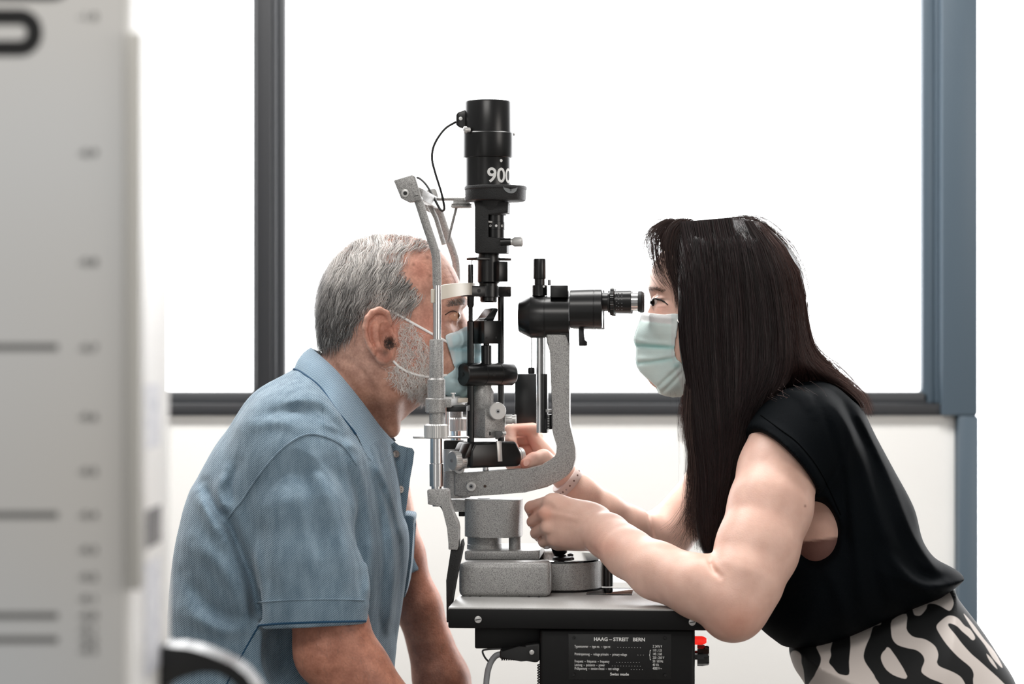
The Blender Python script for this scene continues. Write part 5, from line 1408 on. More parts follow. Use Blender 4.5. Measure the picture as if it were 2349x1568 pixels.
# head
WH = Field(Pn(1448, 1010, 0) - np.array([0, .085, 0]), Pn(1850, 495, 0) + np.array([0, .085, 0]), 0.0018)
whead = [(1512, 585), (1497, 612), (1490, 634), (1488, 650), (1487, 662), (1491, 676), (1493.5, 688), (1491, 703), (1485, 716), (1470, 745), (1460, 768), (1465, 782), (1474, 789), (1470, 803), (1474, 814), (1470, 828), (1480, 842), (1482, 862), (1496, 884), (1522, 896), (1562, 904), (1590, 930), (1620, 1000), (1760, 1005), (1815, 900), (1832, 800), (1832, 690), (1806, 605), (1758, 548), (1680, 520), (1600, 520), (1548, 545)]
def whead_w(x, z):
    px = CX0 + x / mpp(0); py = CY0 - (z - ZC) / mpp(0)
    return 0.072 - 0.032 * np.clip((1545 - px) / 80, 0, 1) * np.clip((py - 672) / 40, 0, 1)
WH.pillow(polyP(whead, 0, 4), 0.0, whead_w, 0.075, 0.0)
for sg in (-1, 1):
    WH.ell(Pn(1494, 690, sg * .038), (.010, .016, .010), .008, 'sub')
    WH.ell(Pn(1511, 692, sg * .030), (.0092, .0092, .0092), .002)
    WH.chain([Pn(1530, 699, sg * .045), Pn(1516, 687, sg * .041), Pn(1504, 684, sg * .033), Pn(1497, 690, sg * .02)], [.0022, .0030, .0030, .0022], .004)
    WH.chain([Pn(1530, 701, sg * .045), Pn(1515, 704, sg * .040), Pn(1503, 703, sg * .032), Pn(1497, 696, sg * .02)], [.0020, .0026, .0028, .0022], .004)
    WH.ell(Pn(1532, 735, sg * .045), (.02, .012, .018), .02)
whv, whq = WH.nets(2)
v_, q_ = join_meshes([(wv, wq), (hnv, hnq), (hfv, hfq), (whv, whq)])
me = np_mesh('body', v_, q_); px, py = topx(v_)
cols = np.tile(srgb3(226, 188, 172), (len(v_), 1))
def zone(cx, cy, r1, r2=None): return np.exp(-(((px - cx) / r1) ** 2 + ((py - cy) / (r2 or r1)) ** 2))
cols = blend(cols, srgb3(212, 146, 124), 0.55 * zone(1250, 1178, 22, 20) + .5 * zone(1690, 1430, 60, 50) + .4 * zone(1215, 1180, 16, 60) + .4 * zone(1385, 1255, 40, 25))
cols = blend(cols, srgb3(214, 118, 96), 0.75 * zone(1200, 1066, 14) + 0.7 * zone(1180, 1028, 12) + .5 * zone(1195, 985, 25, 18) + .5 * zone(1215, 1020, 18, 30))
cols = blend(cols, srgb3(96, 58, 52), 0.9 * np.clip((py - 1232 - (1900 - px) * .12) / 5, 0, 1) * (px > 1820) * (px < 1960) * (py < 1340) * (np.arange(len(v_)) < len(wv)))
cols = blend(cols, srgb3(60, 34, 30), .95 * zone(1513, 686, 16, 3.4) + .4 * zone(1516, 704, 12, 2.2))
cols = blend(cols, srgb3(206, 142, 126), .5 * zone(1515, 712, 22, 14))
cols = blend(cols, srgb3(110, 60, 50), .8 * zone(1847, 1160, 2.6))
attr_color(me, 'tint', cols)
woman = thing('person', (P(1900, 1568, 0).x, 0, 0.45), 'dark long-haired woman in a black blouse leaning to the microscope eyepieces', 'person')
obj_mesh('body', me, m_skin2, woman)
m_nail = mat('finger_nail', rgb(232, 176, 160), 0.2)
def nail(c, n, t, w, l):
    bm = new(); n = Vector(n).normalized(); t = Vector(t); t = (t - n * t.dot(n)).normalized(); b = n.cross(t)
    pts = [Vector(c) + t * (l * math.sin(a)) + b * (w * math.cos(a)) for a in np.linspace(0, 2 * math.pi, 18, endpoint=False)]
    prism(bm, pts, n * .0007, .0003); obj('thumb_nail', bm, m_nail, woman)
q = surf([HF], [1208], [1060], -.02, .08)[0]
nail(Vector(q) + Vector((0, .0002, 0)), (.28, -1, .25), (-.5, 0, -.75), .0042, .0062)
eyew2 = mat('clear_eye_white', rgb(205, 188, 180), .1); m_iris_d = mat('dark_iris', rgb(30, 20, 16), .06)
def eye2(cx, cy, Y, facing):
    global m_eyew, m_iris
    a, b = m_eyew, m_iris; m_eyew, m_iris = eyew2, m_iris_d
    eye(cx, cy, Y, facing, woman, 0.0112); m_eyew, m_iris = a, b
eye2(1512, 693.5, -.0312, (-1, -.45, 0)); eye2(1510, 693, .0305, (-1, .1, 0))

# hair volume
def hmass(poly, Y, yc, w, R, F_, k=.01): F_.pillow(polyP(poly, Y, 4), yc, w, R, k)
HR = Field(Pn(1480, 1300, -.1) + np.array([0, -.07, 0]), Pn(2010, 480, .1) + np.array([0, .04, 0]), 0.0026)
top_mass = [(1530, 540), (1540, 512), (1575, 508), (1612, 507), (1660, 501), (1690, 501), (1716, 509), (1738, 507), (1760, 522), (1785, 545), (1810, 570), (1828, 600), (1841, 635), (1845, 680), (1848, 720), (1856, 770), (1872, 810), (1905, 838), (1932, 868), (1950, 892), (1972, 915), (1984, 938), (1960, 925), (1925, 898), (1876, 884), (1826, 888), (1785, 905), (1748, 930), (1718, 965), (1640, 980), (1592, 930), (1574, 882), (1562, 830), (1553, 770), (1550, 700), (1548, 650), (1534, 590)]
hmass(top_mass, 0, 0.0, 0.094, 0.05, HR, 0)
near_lock = [(1556, 700), (1558, 790), (1566, 840), (1578, 890), (1580, 960), (1588, 1040), (1596, 1110), (1594, 1190), (1610, 1262), (1626, 1274), (1645, 1252), (1682, 1150), (1704, 1070), (1722, 1005), (1752, 940), (1790, 890), (1805, 780), (1790, 650), (1700, 545), (1600, 550), (1560, 620)]
hmass(near_lock, -.085, -0.082, 0.03, 0.045, HR, .02)
far_lock = [(1566, 760), (1574, 850), (1586, 930), (1592, 1040), (1604, 1120), (1625, 1200), (1655, 1180), (1690, 1050), (1730, 940), (1760, 800), (1680, 700)]
hmass(far_lock, .08, 0.085, 0.025, 0.03, HR, .02)
for i, (a, b) in enumerate((((1640, 540), (1660, 1100)), ((1700, 530), (1700, 980)), ((1600, 560), (1620, 1000)), ((1750, 560), (1780, 880)), ((1810, 640), (1830, 850)))):
    emboss(HR, [a, ((a[0] + b[0]) / 2 + 8, (a[1] + b[1]) / 2), b], 8, -.003)
hrv, hrq = HR.nets(2)
m_dhair = mat_tint('dark_brown_hair', 0.38, 0.28, trans=0.10)
mh = np_mesh('hair', hrv, hrq); attr_color(mh, 'tint', np.tile(srgb3(9, 7, 7), (len(hrv), 1)))
hair_o = obj_mesh('hair', mh, m_dhair, woman)
guides = [[(1512, 530), (1524, 580), (1545, 630), (1556, 680), (1557, 740), (1562, 800), (1576, 880), (1586, 980), (1594, 1080), (1600, 1180), (1614, 1272)],
          [(1560, 508), (1572, 560), (1580, 620), (1585, 690), (1588, 760), (1593, 850), (1604, 940), (1614, 1030), (1622, 1110), (1624, 1190), (1627, 1272)],
          [(1615, 504), (1624, 560), (1630, 630), (1636, 710), (1640, 790), (1646, 880), (1652, 960), (1656, 1040), (1654, 1110), (1646, 1180), (1638, 1262)],
          [(1672, 499), (1686, 560), (1696, 630), (1703, 710), (1706, 790), (1704, 860), (1700, 920), (1692, 980), (1682, 1050), (1668, 1120), (1648, 1240)],
          [(1705, 505), (1733, 560), (1752, 630), (1763, 700), (1769, 770), (1768, 830), (1756, 880), (1736, 930), (1718, 980), (1704, 1040), (1690, 1110)],
          [(1730, 508), (1770, 565), (1795, 630), (1808, 700), (1816, 760), (1820, 810), (1818, 845), (1806, 872), (1784, 898), (1756, 928), (1728, 975)],
          [(1742, 510), (1788, 565), (1816, 625), (1830, 690), (1838, 750), (1846, 795), (1860, 828), (1880, 850), (1904, 872), (1930, 892), (1962, 915)],
          [(1752, 516), (1800, 568), (1830, 622), (1843, 680), (1849, 735), (1857, 780), (1875, 814), (1904, 838), (1932, 866), (1958, 898), (1988, 930)]]
GA = np.array(guides, float)
def strands(n, jx, lift, seed, gi=None, trunc=(0.75, 1.0), base=None):
    r_ = np.random.default_rng(seed); K = 22
    t = r_.uniform(0, len(GA) - 1.001, n) if gi is None else r_.uniform(*gi, n)
    i = t.astype(int); f = (t - i)[:, None, None]
    G = GA[i] * (1 - f) + GA[i + 1] * f
    end = r_.uniform(*trunc, n); st = r_.uniform(0, 0.25, n) * (r_.random(n) < .5)
    u = st[:, None] + (end - st)[:, None] * np.linspace(0, 1, K)[None]
    u = u * (G.shape[1] - 1); j = np.clip(u.astype(int), 0, G.shape[1] - 2); fr = (u - j)[..., None]
    Q = np.take_along_axis(G, j[..., None].repeat(2, 2), 1) * (1 - fr) + np.take_along_axis(G, (j + 1)[..., None].repeat(2, 2), 1) * fr
    ph = r_.uniform(0, 6.28, n)[:, None]; s = np.linspace(0, 1, K)[None]
    Q[..., 0] += r_.normal(0, jx, n)[:, None] * (0.3 + s) + np.sin(s * r_.uniform(3, 9, n)[:, None] + ph) * r_.uniform(0, 2.6, n)[:, None]
    pts = surf([HR], Q[..., 0], Q[..., 1], -.20, .12, 130).reshape(n, K, 3)
    # carry the depth on where the strand leaves the mass
    y = pts[..., 1]
    for k in range(1, K): y[:, k] = np.where(np.isnan(y[:, k]), y[:, k - 1], y[:, k])
    for k in range(K - 2, -1, -1): y[:, k] = np.where(np.isnan(y[:, k]), y[:, k + 1], y[:, k])
    y = np.where(np.isnan(y), -.03, y)
    ker = np.array([.2, .6, .2])
    for _ in range(4): y[:, 1:-1] = y[:, :-2] * .25 + y[:, 1:-1] * .5 + y[:, 2:] * .25
    y = y - lift * r_.uniform(.1, 1, n)[:, None]
    d = DIST + y
    return np.stack([(Q[..., 0] - CX0) * d / FPX, y, ZC + (CY0 - Q[..., 1]) * d / FPX], -1), t, r_, Q
def hcol(n, t, r_, red=.35):
    tone = r_.beta(1.6, 4.0, n)
    c = np.stack([.004 + tone * .050, .003 + tone * .026, .003 + tone * .027], 1)
    bk = np.clip((t - 4.2) / 2.5, 0, 1)[:, None] * r_.random(n)[:, None]
    return c * (1 - bk * .5) + np.array([.16, .085, .07]) * bk * .6
vn = np.array([0.0, -1.0, 0.0])
S, t, r_, Q = strands(9000, 4.0, .005, 5)
ribbons('hair_strands', S, r_.uniform(.0004, .0009, len(S)), np.tile(vn, (len(S), 1)) + r_.normal(0, .35, (len(S), 3)), hcol(len(S), t, r_), m_dhair, woman)
S, t, r_, Q = strands(900, 16.0, .010, 6, trunc=(.55, 1.0))
ribbons('loose_hair', S, r_.uniform(.00025, .0005, len(S)), np.tile(vn, (len(S), 1)) + r_.normal(0, .35, (len(S), 3)), hcol(len(S), t, r_), m_dhair, woman)
def wisps(name, gl, n, jx, Y0, Y1, seed, wd=(.00025, .0005), shade=1.0, jy=2.0):
    r_ = np.random.default_rng(seed); K = 20; G0 = np.array([np.array(smooth_path(g, 8))[np.linspace(0, (len(g) - 1) * 8, K).astype(int)] for g in gl], float)
    t = r_.uniform(0, len(G0) - 1.001, n) if len(G0) > 1 else np.zeros(n)
    i = t.astype(int); f = (t - i)[:, None, None]; G = G0[i] * (1 - f) + G0[np.minimum(i + 1, len(G0) - 1)] * f
    s = np.linspace(0, 1, K)[None]
    G[..., 0] += r_.normal(0, jx, n)[:, None] * (.25 + s) + np.sin(s * r_.uniform(2, 10, n)[:, None] + r_.uniform(0, 6, n)[:, None]) * r_.uniform(0, jx * .5, n)[:, None]
    G[..., 1] += r_.normal(0, jy, n)[:, None]
    y = r_.uniform(min(Y0, Y1), max(Y0, Y1), n)[:, None] + np.zeros((1, K)) + .004 * np.sin(s * 4 + r_.uniform(0, 6, n)[:, None])
    d = DIST + y
    S = np.stack([(G[..., 0] - CX0) * d / FPX, y, ZC + (CY0 - G[..., 1]) * d / FPX], -1)
    tone = r_.beta(2, 4, n) * shade
    c = np.stack([.015 + tone * .10, .010 + tone * .062, .009 + tone * .055], 1)
    return ribbons(name, S, r_.uniform(*wd, n), np.tile(vn, (n, 1)) + r_.normal(0, .4, (n, 3)), c, m_dhair, woman)
# fringe sweeping over the brow
wisps('fringe', [[(1530, 504), (1504, 524), (1492, 552), (1493, 590), (1503, 630), (1520, 655)], [(1550, 503), (1520, 525), (1508, 560), (1512, 605), (1528, 645), (1552, 672)], [(1570, 504), (1545, 530), (1535, 575), (1540, 625), (1552, 660), (1560, 690)]], 330, 5, -.062, -.02, 21)
wisps('fringe', [[(1560, 503), (1535, 520), (1525, 560), (1532, 615), (1550, 660), (1558, 690)], [(1590, 504), (1565, 530), (1555, 580), (1556, 630), (1560, 670), (1562, 720)]], 420, 5, -.072, -.05, 22)
wisps('fringe', [[(1520, 508), (1500, 520), (1484, 545), (1480, 570), (1488, 600)], [(1540, 503), (1515, 515), (1492, 535), (1486, 560), (1490, 590)]], 110, 7, -.04, .03, 23)
wisps('crown_hair', [[(1640, 512), (1690, 496), (1736, 500), (1788, 538), (1834, 595)], [(1660, 515), (1712, 503), (1762, 522), (1812, 572), (1846, 650)]], 90, 4, -.05, .03, 24, shade=0.8)
wisps('stray_hair', [[(1520, 506), (1500, 510), (1484, 530), (1478, 560)], [(1560, 500), (1530, 492), (1505, 505), (1488, 530)]], 26, 5, -.03, .03, 31, wd=(.0002, .00035))
wisps('stray_hair', [[(1690, 500), (1722, 492), (1752, 500), (1790, 530), (1822, 565)], [(1720, 500), (1760, 500), (1800, 530), (1838, 585), (1856, 660)], [(1760, 520), (1815, 560), (1850, 620), (1862, 700), (1866, 780)]], 60, 4, -.04, .03, 32, wd=(.0002, .0004))
wisps('stray_hair', [[(1850, 740), (1868, 790), (1905, 825), (1945, 870), (1985, 900)], [(1860, 780), (1890, 820), (1940, 850), (1990, 905), (2012, 950)]], 70, 5, -.04, .04, 33, wd=(.0002, .0004), shade=2.0, jy=5)
# ends hanging before the shoulder
wisps('hanging_ends', [[(1572, 880), (1570, 960), (1580, 1040), (1576, 1120), (1570, 1200)], [(1590, 900), (1590, 1000), (1598, 1090), (1596, 1180), (1606, 1262)]], 420, 6, -.10, -.06, 25)
wisps('hanging_ends', [[(1566, 905), (1560, 950), (1562, 1010)], [(1600, 905), (1596, 960), (1600, 1030)]], 260, 6, .05, .10, 26, shade=2.2)
wisps('hanging_ends', [[(1590, 1080), (1580, 1140), (1552, 1190), (1530, 1212)], [(1610, 1100), (1598, 1180), (1582, 1235), (1575, 1262)]], 60, 8, -.10, -.04, 27)
# ends lying over the blouse's shoulder
wisps('shoulder_ends', [[(1800, 870), (1860, 862), (1920, 876), (1965, 905), (1990, 935)], [(1840, 850), (1895, 842), (1940, 870), (1980, 908), (1996, 950)]], 420, 5, -.06, .04, 28, shade=3.2, jy=5)
wisps('shoulder_ends', [[(1760, 905), (1790, 925), (1800, 960)], [(1850, 880), (1872, 905), (1870, 935)]], 30, 18, -.155, -.12, 29, shade=2.0, jy=8)

# blouse
m_blouse = mat('black_crepe', rgb(5, 9, 13), 0.8, 0, 0.07, bump=(900, 0.0003, 2))
BL = Field((P(1665, 0, -.2).x, -.26, P(0, 1500, -.1).z), (P(2225, 0, 0).x, .2, P(0, 855, 0).z), 0.0027)
blo = [(1793, 885), (1848, 874), (1880, 878), (1926, 901), (1972, 934), (2004, 997), (2049, 1079), (2078, 1131), (2096, 1172), (2112, 1236), (2140, 1276), (2186, 1302), (2206, 1320), (2190, 1341), (2141, 1372), (2049, 1409), (1958, 1450), (1875, 1477), (1807, 1482), (1775, 1466), (1735, 1430), (1700, 1370), (1690, 1250), (1695, 1120), (1706, 1010), (1745, 930)]
BL.pillow(polyP(blo, 0, 4), 0.0, 0.150, 0.11, 0.0)
# cap sleeve round the shoulder, open towards the arm
cutn = (-0.74, -0.18, -0.66); cutc = Pn(1812, 1062, -.17)
BL.chain([Pn(1872, 965, -.07), Pn(1835, 1010, -.12), Pn(1770, 1092, -.168)], [rp(82), rp(104, -.1), rp(112, -.15)], 0.03, cuts=[(cutc, cutn)])
BL.chain([Pn(1905, 1070, -.09), Pn(1880, 1200, -.105)], [rp(70), rp(66)], 0.03)
BL.chain([Pn(1826, 1030, -.130), Pn(1720, 1155, -.185)], [rp(92, -.1), rp(106, -.15)], 0.004, 'sub')
BL.ell(Pn(1868, 1222, -.15), (rp(58), .05, rp(74)), .012, 'sub')
for l, w, a in (([(1905, 905), (1955, 1000), (1990, 1100), (2030, 1230), (2080, 1330)], 16, .005), ([(1925, 915), (1985, 1020), (2020, 1120), (2070, 1250), (2130, 1330)], 12, -.004), ([(1880, 900), (1925, 1000), (1950, 1110), (1965, 1250), (1980, 1400)], 16, .004), ([(1860, 900), (1905, 1000), (1932, 1110), (1945, 1260)], 11, -.004),
                ([(1960, 935), (2010, 1030), (2050, 1120), (2095, 1230), (2150, 1310)], 9, .004), ([(1840, 890), (1885, 960), (1915, 1050), (1930, 1130)], 9, .003), ([(2040, 1250), (2100, 1310), (2170, 1330)], 12, -.005), ([(2060, 1300), (2110, 1345), (2150, 1360)], 12, .004), ([(1900, 1300), (1930, 1380), (1940, 1440)], 16, .004), ([(1990, 1250), (2010, 1330), (2030, 1400)], 14, -.003), ([(1780, 890), (1830, 905), (1865, 950)], 10, .003), ([(1735, 965), (1790, 985), (1850, 1050), (1895, 1130), (1930, 1200)], 7, .002)):
    emboss(BL, l, w, a, ylim=.02)
blv, blq = BL.nets(2)
blouse = obj_mesh('blouse', np_mesh('blouse', blv, blq), m_blouse, woman)
seam([(1745, 952), (1790, 985), (1826, 1012), (1860, 1050), (1886, 1090), (1908, 1135), (1928, 1180)], .0009, 'sleeve_seam', mat('black_thread', rgb(3, 4, 5), .9, 0, 0.03), blouse, [BL], lift=.0002)
# printed trousers
m_print = mat('printed_cotton', rgb(222, 212, 206), 0.75)
nt = m_print.node_tree; b_ = nt.nodes['Principled BSDF']
at = nt.nodes.new('ShaderNodeAttribute'); at.attribute_name = 'print'
rp_ = nt.nodes.new('ShaderNodeMapRange'); rp_.inputs['From Min'].default_value = -.0007; rp_.inputs['From Max'].default_value = .0007
nt.links.new(at.outputs['Fac'], rp_.inputs['Value'])
mx_ = nt.nodes.new('ShaderNodeMix'); mx_.data_type = 'RGBA'; mx_.inputs['A'].default_value = rgb(224, 215, 209); mx_.inputs['B'].default_value = rgb(8, 11, 14)
nt.links.new(rp_.outputs['Result'], mx_.inputs['Factor']); nt.links.new(mx_.outputs['Result'], b_.inputs['Base Color'])
PT = Field((P(1795, 0, -.1).x, -.17, P(0, 1745, 0).z), (P(2380, 0, 0).x, .17, P(0, 1330, 0).z), 0.0025)
PT.pillow(polyP([(1812, 1488), (1830, 1470), (1875, 1462), (1958, 1436), (2049, 1394), (2141, 1358), (2180, 1345), (2196, 1372), (2242, 1432), (2282, 1492), (2326, 1566), (2325, 1640), (2250, 1715), (1950, 1715), (1890, 1650), (1846, 1568), (1822, 1530)], 0, 4), 0.0, .145, .11, 0)
ptv, ptq = PT.nets(2)
def zx(l): return [(1800 + x / 4.279, 1260 + y / 4.279) for x, y in l]
prints = [zx([(60, 1010), (110, 990), (160, 1030), (165, 1110), (185, 1180), (200, 1318), (215, 1400), (150, 1400), (80, 1190), (50, 1100)]),
          zx([(318, 940), (460, 890), (450, 980), (455, 1040), (435, 1105), (470, 1150), (520, 1210), (570, 1228), (632, 1222), (632, 1100), (645, 950), (648, 820), (720, 770), (880, 690), (940, 685), (942, 735), (870, 755), (840, 850), (800, 940), (775, 1040), (795, 1110), (850, 1190), (890, 1260), (910, 1400), (250, 1400), (290, 1240), (345, 1130), (355, 1060), (330, 1000)]),
          zx([(1055, 690), (1195, 630), (1195, 770), (1230, 830), (1280, 860), (1380, 880), (1470, 940), (1505, 1010), (1505, 1060), (1495, 1110), (1530, 1150), (1640, 1195), (1730, 1250), (1780, 1340), (1790, 1420), (1700, 1420), (1560, 1318), (1430, 1265), (1350, 1210), (1345, 1165), (1372, 1090), (1350, 1030), (1290, 985), (1200, 965), (1110, 935), (1060, 880), (1045, 800)]),
          zx([(1035, 970), (1205, 1245), (1100, 1245), (1000, 1180), (950, 1090), (950, 1030), (985, 985)]),
          zx([(1265, 550), (1400, 500), (1515, 440), (1600, 400), (1655, 500), (1650, 560), (1615, 600), (1540, 560), (1470, 532), (1405, 535), (1390, 580), (1340, 640), (1300, 648), (1268, 630)]),
          zx([(1490, 750), (1530, 700), (1600, 650), (1660, 652), (1710, 680), (1765, 745), (1820, 780), (1870, 860), (1845, 890), (1800, 850), (1740, 800), (1690, 750), (1620, 722), (1608, 750), (1680, 840), (1740, 920), (1830, 1020), (1900, 1080), (2000, 1170), (2140, 1300), (2200, 1400), (1900, 1420), (1850, 1300), (1855, 1220), (1820, 1150), (1700, 1050), (1590, 930), (1510, 810)]),
          zx([(1755, 630), (1800, 670), (1880, 770), (1960, 880), (2060, 1000), (2135, 1140), (2120, 1150), (2040, 1060), (1960, 930), (1850, 790)]),
          zx([(1980, 1020), (2040, 1080), (2090, 1170), (2060, 1150), (2010, 1090)])]
px, py = topx(ptv)
sd = np.min([poly_sd(np.array(smooth_path(l, 3, True), np.float32), px, py) for l in prints], axis=0) * mpp(-.1)
mp_ = np_mesh('trousers', ptv, ptq); attr_float(mp_, 'print', sd)
obj_mesh('trousers', mp_, m_print, woman)

# her mask
reg = polyP([(1474, 716), (1468, 738), (1455, 777), (1461, 796), (1460, 818), (1461, 834), (1470, 853), (1506, 887), (1515, 904), (1538, 910), (1562, 913), (1572, 872), (1562, 836), (1546, 823), (1541, 800), (1545, 770), (1549, 740), (1549, 720), (1520, 722), (1495, 719)], -.01, 2)
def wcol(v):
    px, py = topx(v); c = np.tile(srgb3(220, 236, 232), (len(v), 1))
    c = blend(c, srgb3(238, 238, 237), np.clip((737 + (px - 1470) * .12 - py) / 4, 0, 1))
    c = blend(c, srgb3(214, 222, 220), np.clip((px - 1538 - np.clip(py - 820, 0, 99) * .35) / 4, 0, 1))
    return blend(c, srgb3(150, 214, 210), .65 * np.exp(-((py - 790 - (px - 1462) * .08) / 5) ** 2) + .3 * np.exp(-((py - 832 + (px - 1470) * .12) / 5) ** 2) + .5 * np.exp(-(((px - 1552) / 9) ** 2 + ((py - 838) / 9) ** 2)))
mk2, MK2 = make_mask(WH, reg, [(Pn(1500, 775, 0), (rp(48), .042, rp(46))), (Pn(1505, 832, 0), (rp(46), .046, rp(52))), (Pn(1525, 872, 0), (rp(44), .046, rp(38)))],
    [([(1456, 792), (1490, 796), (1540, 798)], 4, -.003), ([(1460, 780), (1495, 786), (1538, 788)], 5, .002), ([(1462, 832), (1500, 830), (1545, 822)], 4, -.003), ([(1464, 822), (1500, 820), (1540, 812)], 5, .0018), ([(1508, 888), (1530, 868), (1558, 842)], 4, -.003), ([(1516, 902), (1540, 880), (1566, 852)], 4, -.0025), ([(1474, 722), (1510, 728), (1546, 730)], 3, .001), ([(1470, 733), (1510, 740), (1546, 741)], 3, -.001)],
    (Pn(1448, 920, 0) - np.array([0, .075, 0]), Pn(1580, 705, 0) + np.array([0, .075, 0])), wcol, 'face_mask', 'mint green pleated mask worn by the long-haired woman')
bm = new(); tube(bm, [Vector(q) for q in surf_path([WH, HR], [(1546, 724), (1560, 740), (1580, 752)], -.2, .1, .001)], .0014, 8); obj('ear_loop', bm, m_loop, mk2)
# eyebrow and lashes
ex, ey_ = topx(whv); ebm = (inpoly(ex, ey_, [(1488, 660), (1500, 657), (1524, 666), (1523, 669), (1500, 664), (1490, 666)]) < 0) & (whv[:, 1] < 0)
n = 200; roots = pick(whv, ebm, n)
S, nn = grow(WH, roots, lambda p: np.tile([.9, -.2, .1], (len(p), 1)), 4, rng.uniform(.0012, .0022, n), np.array([0, .0007, .001, .001]), .25)
ribbons('eyebrows', S, np.full(n, .0004), nn, np.tile(srgb3(40, 28, 24), (n, 1)), m_dhair, woman)
bm = new(); tube(bm, [Vector(q) for q in surf_path([WH], [(1496, 689), (1503, 685), (1515, 687.5), (1524, 692), (1532, 699)], -.12, .05, .0006)], [.0011] * 7 + [.0012] * 12 + [.0007] * 6, 6) if len(surf_path([WH], [(1496, 689), (1503, 685), (1515, 687.5), (1524, 692), (1532, 699)], -.12, .05, .0006)) == 25 else None; obj('eyeliner', bm, mat('lash_black', rgb(12, 8, 8), .7), woman)
lash = []
for k in range(26):
    t = k / 25; a = P(1500 + 24 * t, 688.5 + 7 * t ** 2 - 3 * math.sin(t * 3.1), -.037 - .007 * t); e = a + Vector((-.0065 + .004 * t, -.0035, .001 + .001 * t))
    lash.append([np.array(a + (e - a) * u + Vector((0, 0, -.0008 * math.sin(u * 3.1)))) for u in np.linspace(0, 1, 5)])
S = np.array(lash); ribbons('eyelashes', S, np.full(len(S), .0004), np.tile([0.0, 0, 1], (len(S), 1)), np.tile(srgb3(10, 8, 8), (len(S), 1)), m_dhair, woman)

# wristwatch on the far arm
m_strap = mat('pale_pink_silicone', rgb(226, 202, 194), 0.5)
wa, wb = P(1391, 1174, .08), P(1296, 1092, .062); wd_ = (wb - wa).normalized()
wc = P(1302, 1103, .0635)
watch = thing('wristwatch', wc, 'pale pink silicone watch strap round the woman\'s far wrist', 'watch')
bm = new(); r0 = rp(37); wdt = rp(11)
lathe(bm, wc, wd_, [(-wdt, r0 * .94), (-wdt, r0 * 1.04), (-wdt * .8, r0 * 1.08), (wdt * .8, r0 * 1.08), (wdt, r0 * 1.04), (wdt, r0 * .94)], 48)
strap = obj('strap', bm, m_strap, watch)
_, uu, vv = basis(wd_)
for k in range(7):
    best = None
    an = math.radians(-62 + k * 20); dd = (NEAR * math.cos(an) + (EZ - wd_ * EZ.dot(wd_)).normalized() * math.sin(an)); dd = (dd - wd_ * dd.dot(wd_)).normalized()
    bm = new(); lathe(bm, wc + dd * r0 * 1.075, dd, [(0, rp(2.2)), (.0004, rp(2.2))], 10); obj('strap_hole', bm, mat('strap_hole_shade', rgb(120, 88, 80), .8) if k != 2 else m_chrome, strap)
bm = new(); dd = Vector((0, 1, 0)); dd = (dd - wd_ * dd.dot(wd_)).normalized(); boxv(bm, wc + dd * (r0 + .004), .015, .005, .017, (wd_, dd, wd_.cross(dd)), .004, 3); obj('watch_case', bm, m_blkgloss, watch)
# ------------------------------------------------------------------ what stands below the frame: legs, shoes, the man's hands, his stool
m_trouser = mat('dark_denim', rgb(34, 40, 52), 0.85, bump=(600, 0.0004, 2))
m_shoe = mat('black_leather', rgb(18, 17, 17), 0.35)
def shoe(F_, heel, toe):
    h, t = np.array(heel), np.array(toe); d = t - h
    F_.chain([h + [0, 0, .045], h + d * .45 + [0, 0, .045], t - d * .12 + [0, 0, .030]], [.036, .037, .030], .012, cuts=[((0, 0, .004), (0, 0, -1))])
    F_.chain([h + [0, 0, .07], h + [0, 0, .05]], [.036, .036], .015)
ML = Field((-.58, -.26, 0.0), (.16, .26, .66), 0.006)
for sg in (-1, 1):
    ML.chain([(-.40, sg * .09, .56), (-.20, sg * .12, .555), (-.04, sg * .15, .52)], [.10, .085, .066], .03)
    ML.chain([(-.04, sg * .15, .52), (-.06, sg * .15, .30), (-.09, sg * .155, .085)], [.066, .062, .052], .02)
ML.ell((-.40, 0, .57), (.14, .17, .09), .03)
v, q = ML.nets(3); obj_mesh('trousers', np_mesh('trousers', v, q), m_trouser, man)
for sg in (-1, 1):
    S_ = Field((-.20, sg * .155 - .07, 0), (.16, sg * .155 + .07, .16), 0.004)
    shoe(S_, (-.10, sg * .155, 0), (.12, sg * .17, 0)); v, q = S_.nets(2); obj_mesh('shoe', np_mesh('shoe', v, q), m_shoe, man)
MS = Field((-.60, -.25, .49), (-.14, .25, .70), 0.006)
MS.chain([(-.40, 0, .62), (-.40, 0, .56)], [.13, .125], .02, sq=((0, 1, 0), 1.45)); v, q = MS.nets(3); obj_mesh('shirt_tail', np_mesh('shirt_tail', v, q), m_polo, man)
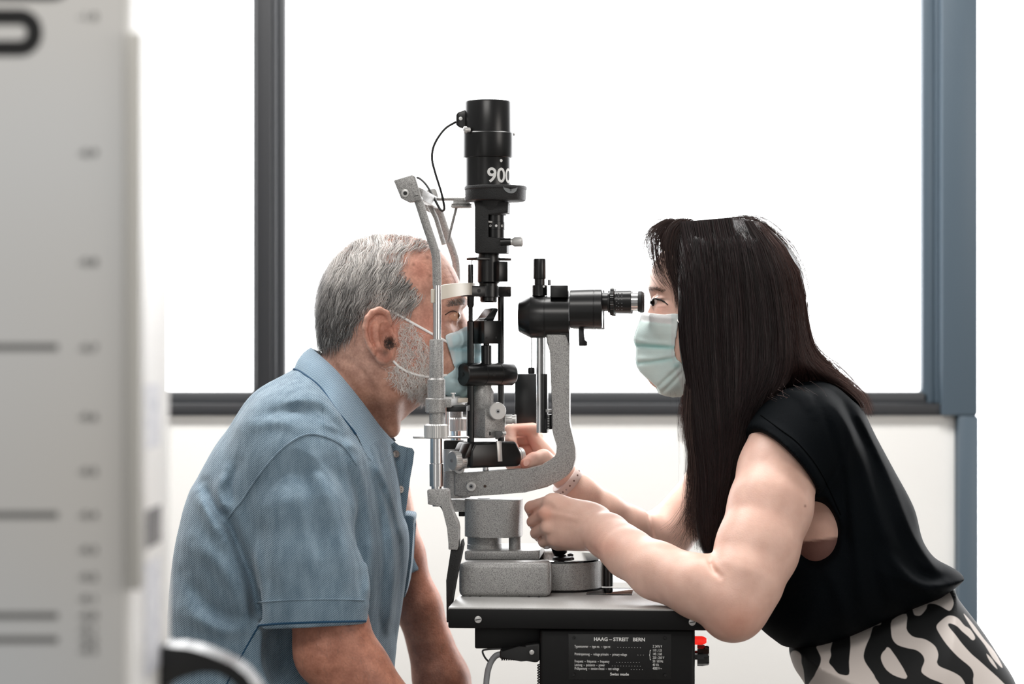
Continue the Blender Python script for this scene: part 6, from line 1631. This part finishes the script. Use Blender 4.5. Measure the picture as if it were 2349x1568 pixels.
# hands resting on the knees
for sg, w in ((-1, Pn(960, 1740, -.19)), (1, Pn(1062, 1720, .19))):
    HM = Field((-.20, sg * .16 - .11, .53), (.06, sg * .16 + .11, .72), 0.003)
    k = np.array([w[0] + .06, sg * .155, .600]); HM.chain([w, w + (k - w) * .6], [.030, .027], .01); HM.cone(w + (k - w) * .6, k + [.01, 0, .004], .028, .024, .01, sq=((0, 1, 0), 1.45))
    for i, (dy, l) in enumerate(((-.030, .050), (-.010, .060), (.010, .056), (.029, .044))):
        a = k + [.012, dy, .002]; b = a + [l * .65, dy * .15, -.012]; c = b + [l * .35, 0, -.030]
        HM.chain([a, b, c], [.0105, .0095, .0078], .003)
    HM.chain([k + [-.02, -sg * .035, 0], k + [.015, -sg * .055, -.01], k + [.04, -sg * .058, -.022]], [.013, .011, .009], .006)
    v, q = HM.nets(2); me = np_mesh('hand', v, q); attr_color(me, 'tint', np.tile(srgb3(176, 120, 98), (len(v), 1))); obj_mesh('hand', me, m_skin, man)
stool = thing('stool', (-.40, 0, 0), 'round black stool under the seated man', 'stool')
bm = new(); lathe(bm, (-.40, 0, .415), EZ, [(0, .16), (.005, .175), (.045, .178), (.06, .165), (.065, .14)], 48); obj('seat', bm, m_rubber, stool)
bm = new(); lathe(bm, (-.40, 0, .07), EZ, [(0, .03), (.18, .03), (.181, .018), (.345, .018)], 24); obj('column', bm, m_chrome, stool)
for i in range(5):
    a = 2 * math.pi * i / 5; d = Vector((math.cos(a), math.sin(a), 0))
    bm = new(); tube(bm, [Vector((-.40, 0, .085)), Vector((-.40, 0, .08)) + d * .12, Vector((-.40, 0, .055)) + d * .25], [.018, .016, .013], 12); obj('leg', bm, m_chrome, stool)
    bm = new(); c = Vector((-.40, 0, .027)) + d * .25; b_ = d.cross(EZ); lathe(bm, c - b_ * .012, b_, [(0, .02), (.002, .027), (.022, .027), (.024, .02)], 20); obj('caster', bm, m_rubber, stool)
# the woman's legs in the same printed cloth
WL = Field((.36, -.24, 0.03), (.92, .24, .74), 0.005)
for sg in (-1, 1):
    WL.chain([(.57, sg * .07, .575), (.57, sg * .09, .40), (.66, sg * .10, .08)], [.080, .066, .046], .02)
WL.ell((.57, 0, .60), (.09, .12, .055), .02)
v, q = WL.nets(3); me = np_mesh('trouser_legs', v, q)
attr_float(me, 'print', .010 * np.sin(v[:, 0] * 70 + 2.4 * np.sin(v[:, 2] * 42)) + .008 * np.sin(v[:, 2] * 60 + 2 * np.sin(v[:, 0] * 50)) + .001)
obj_mesh('trouser_legs', me, m_print, woman)
for sg in (-1, 1):
    S_ = Field((.36, sg * .10 - .07, 0), (.76, sg * .10 + .07, .15), 0.004)
    shoe(S_, (.67, sg * .10, 0), (.47, sg * .105, 0)); v, q = S_.nets(2); obj_mesh('shoe', np_mesh('shoe', v, q), m_shoe, woman)
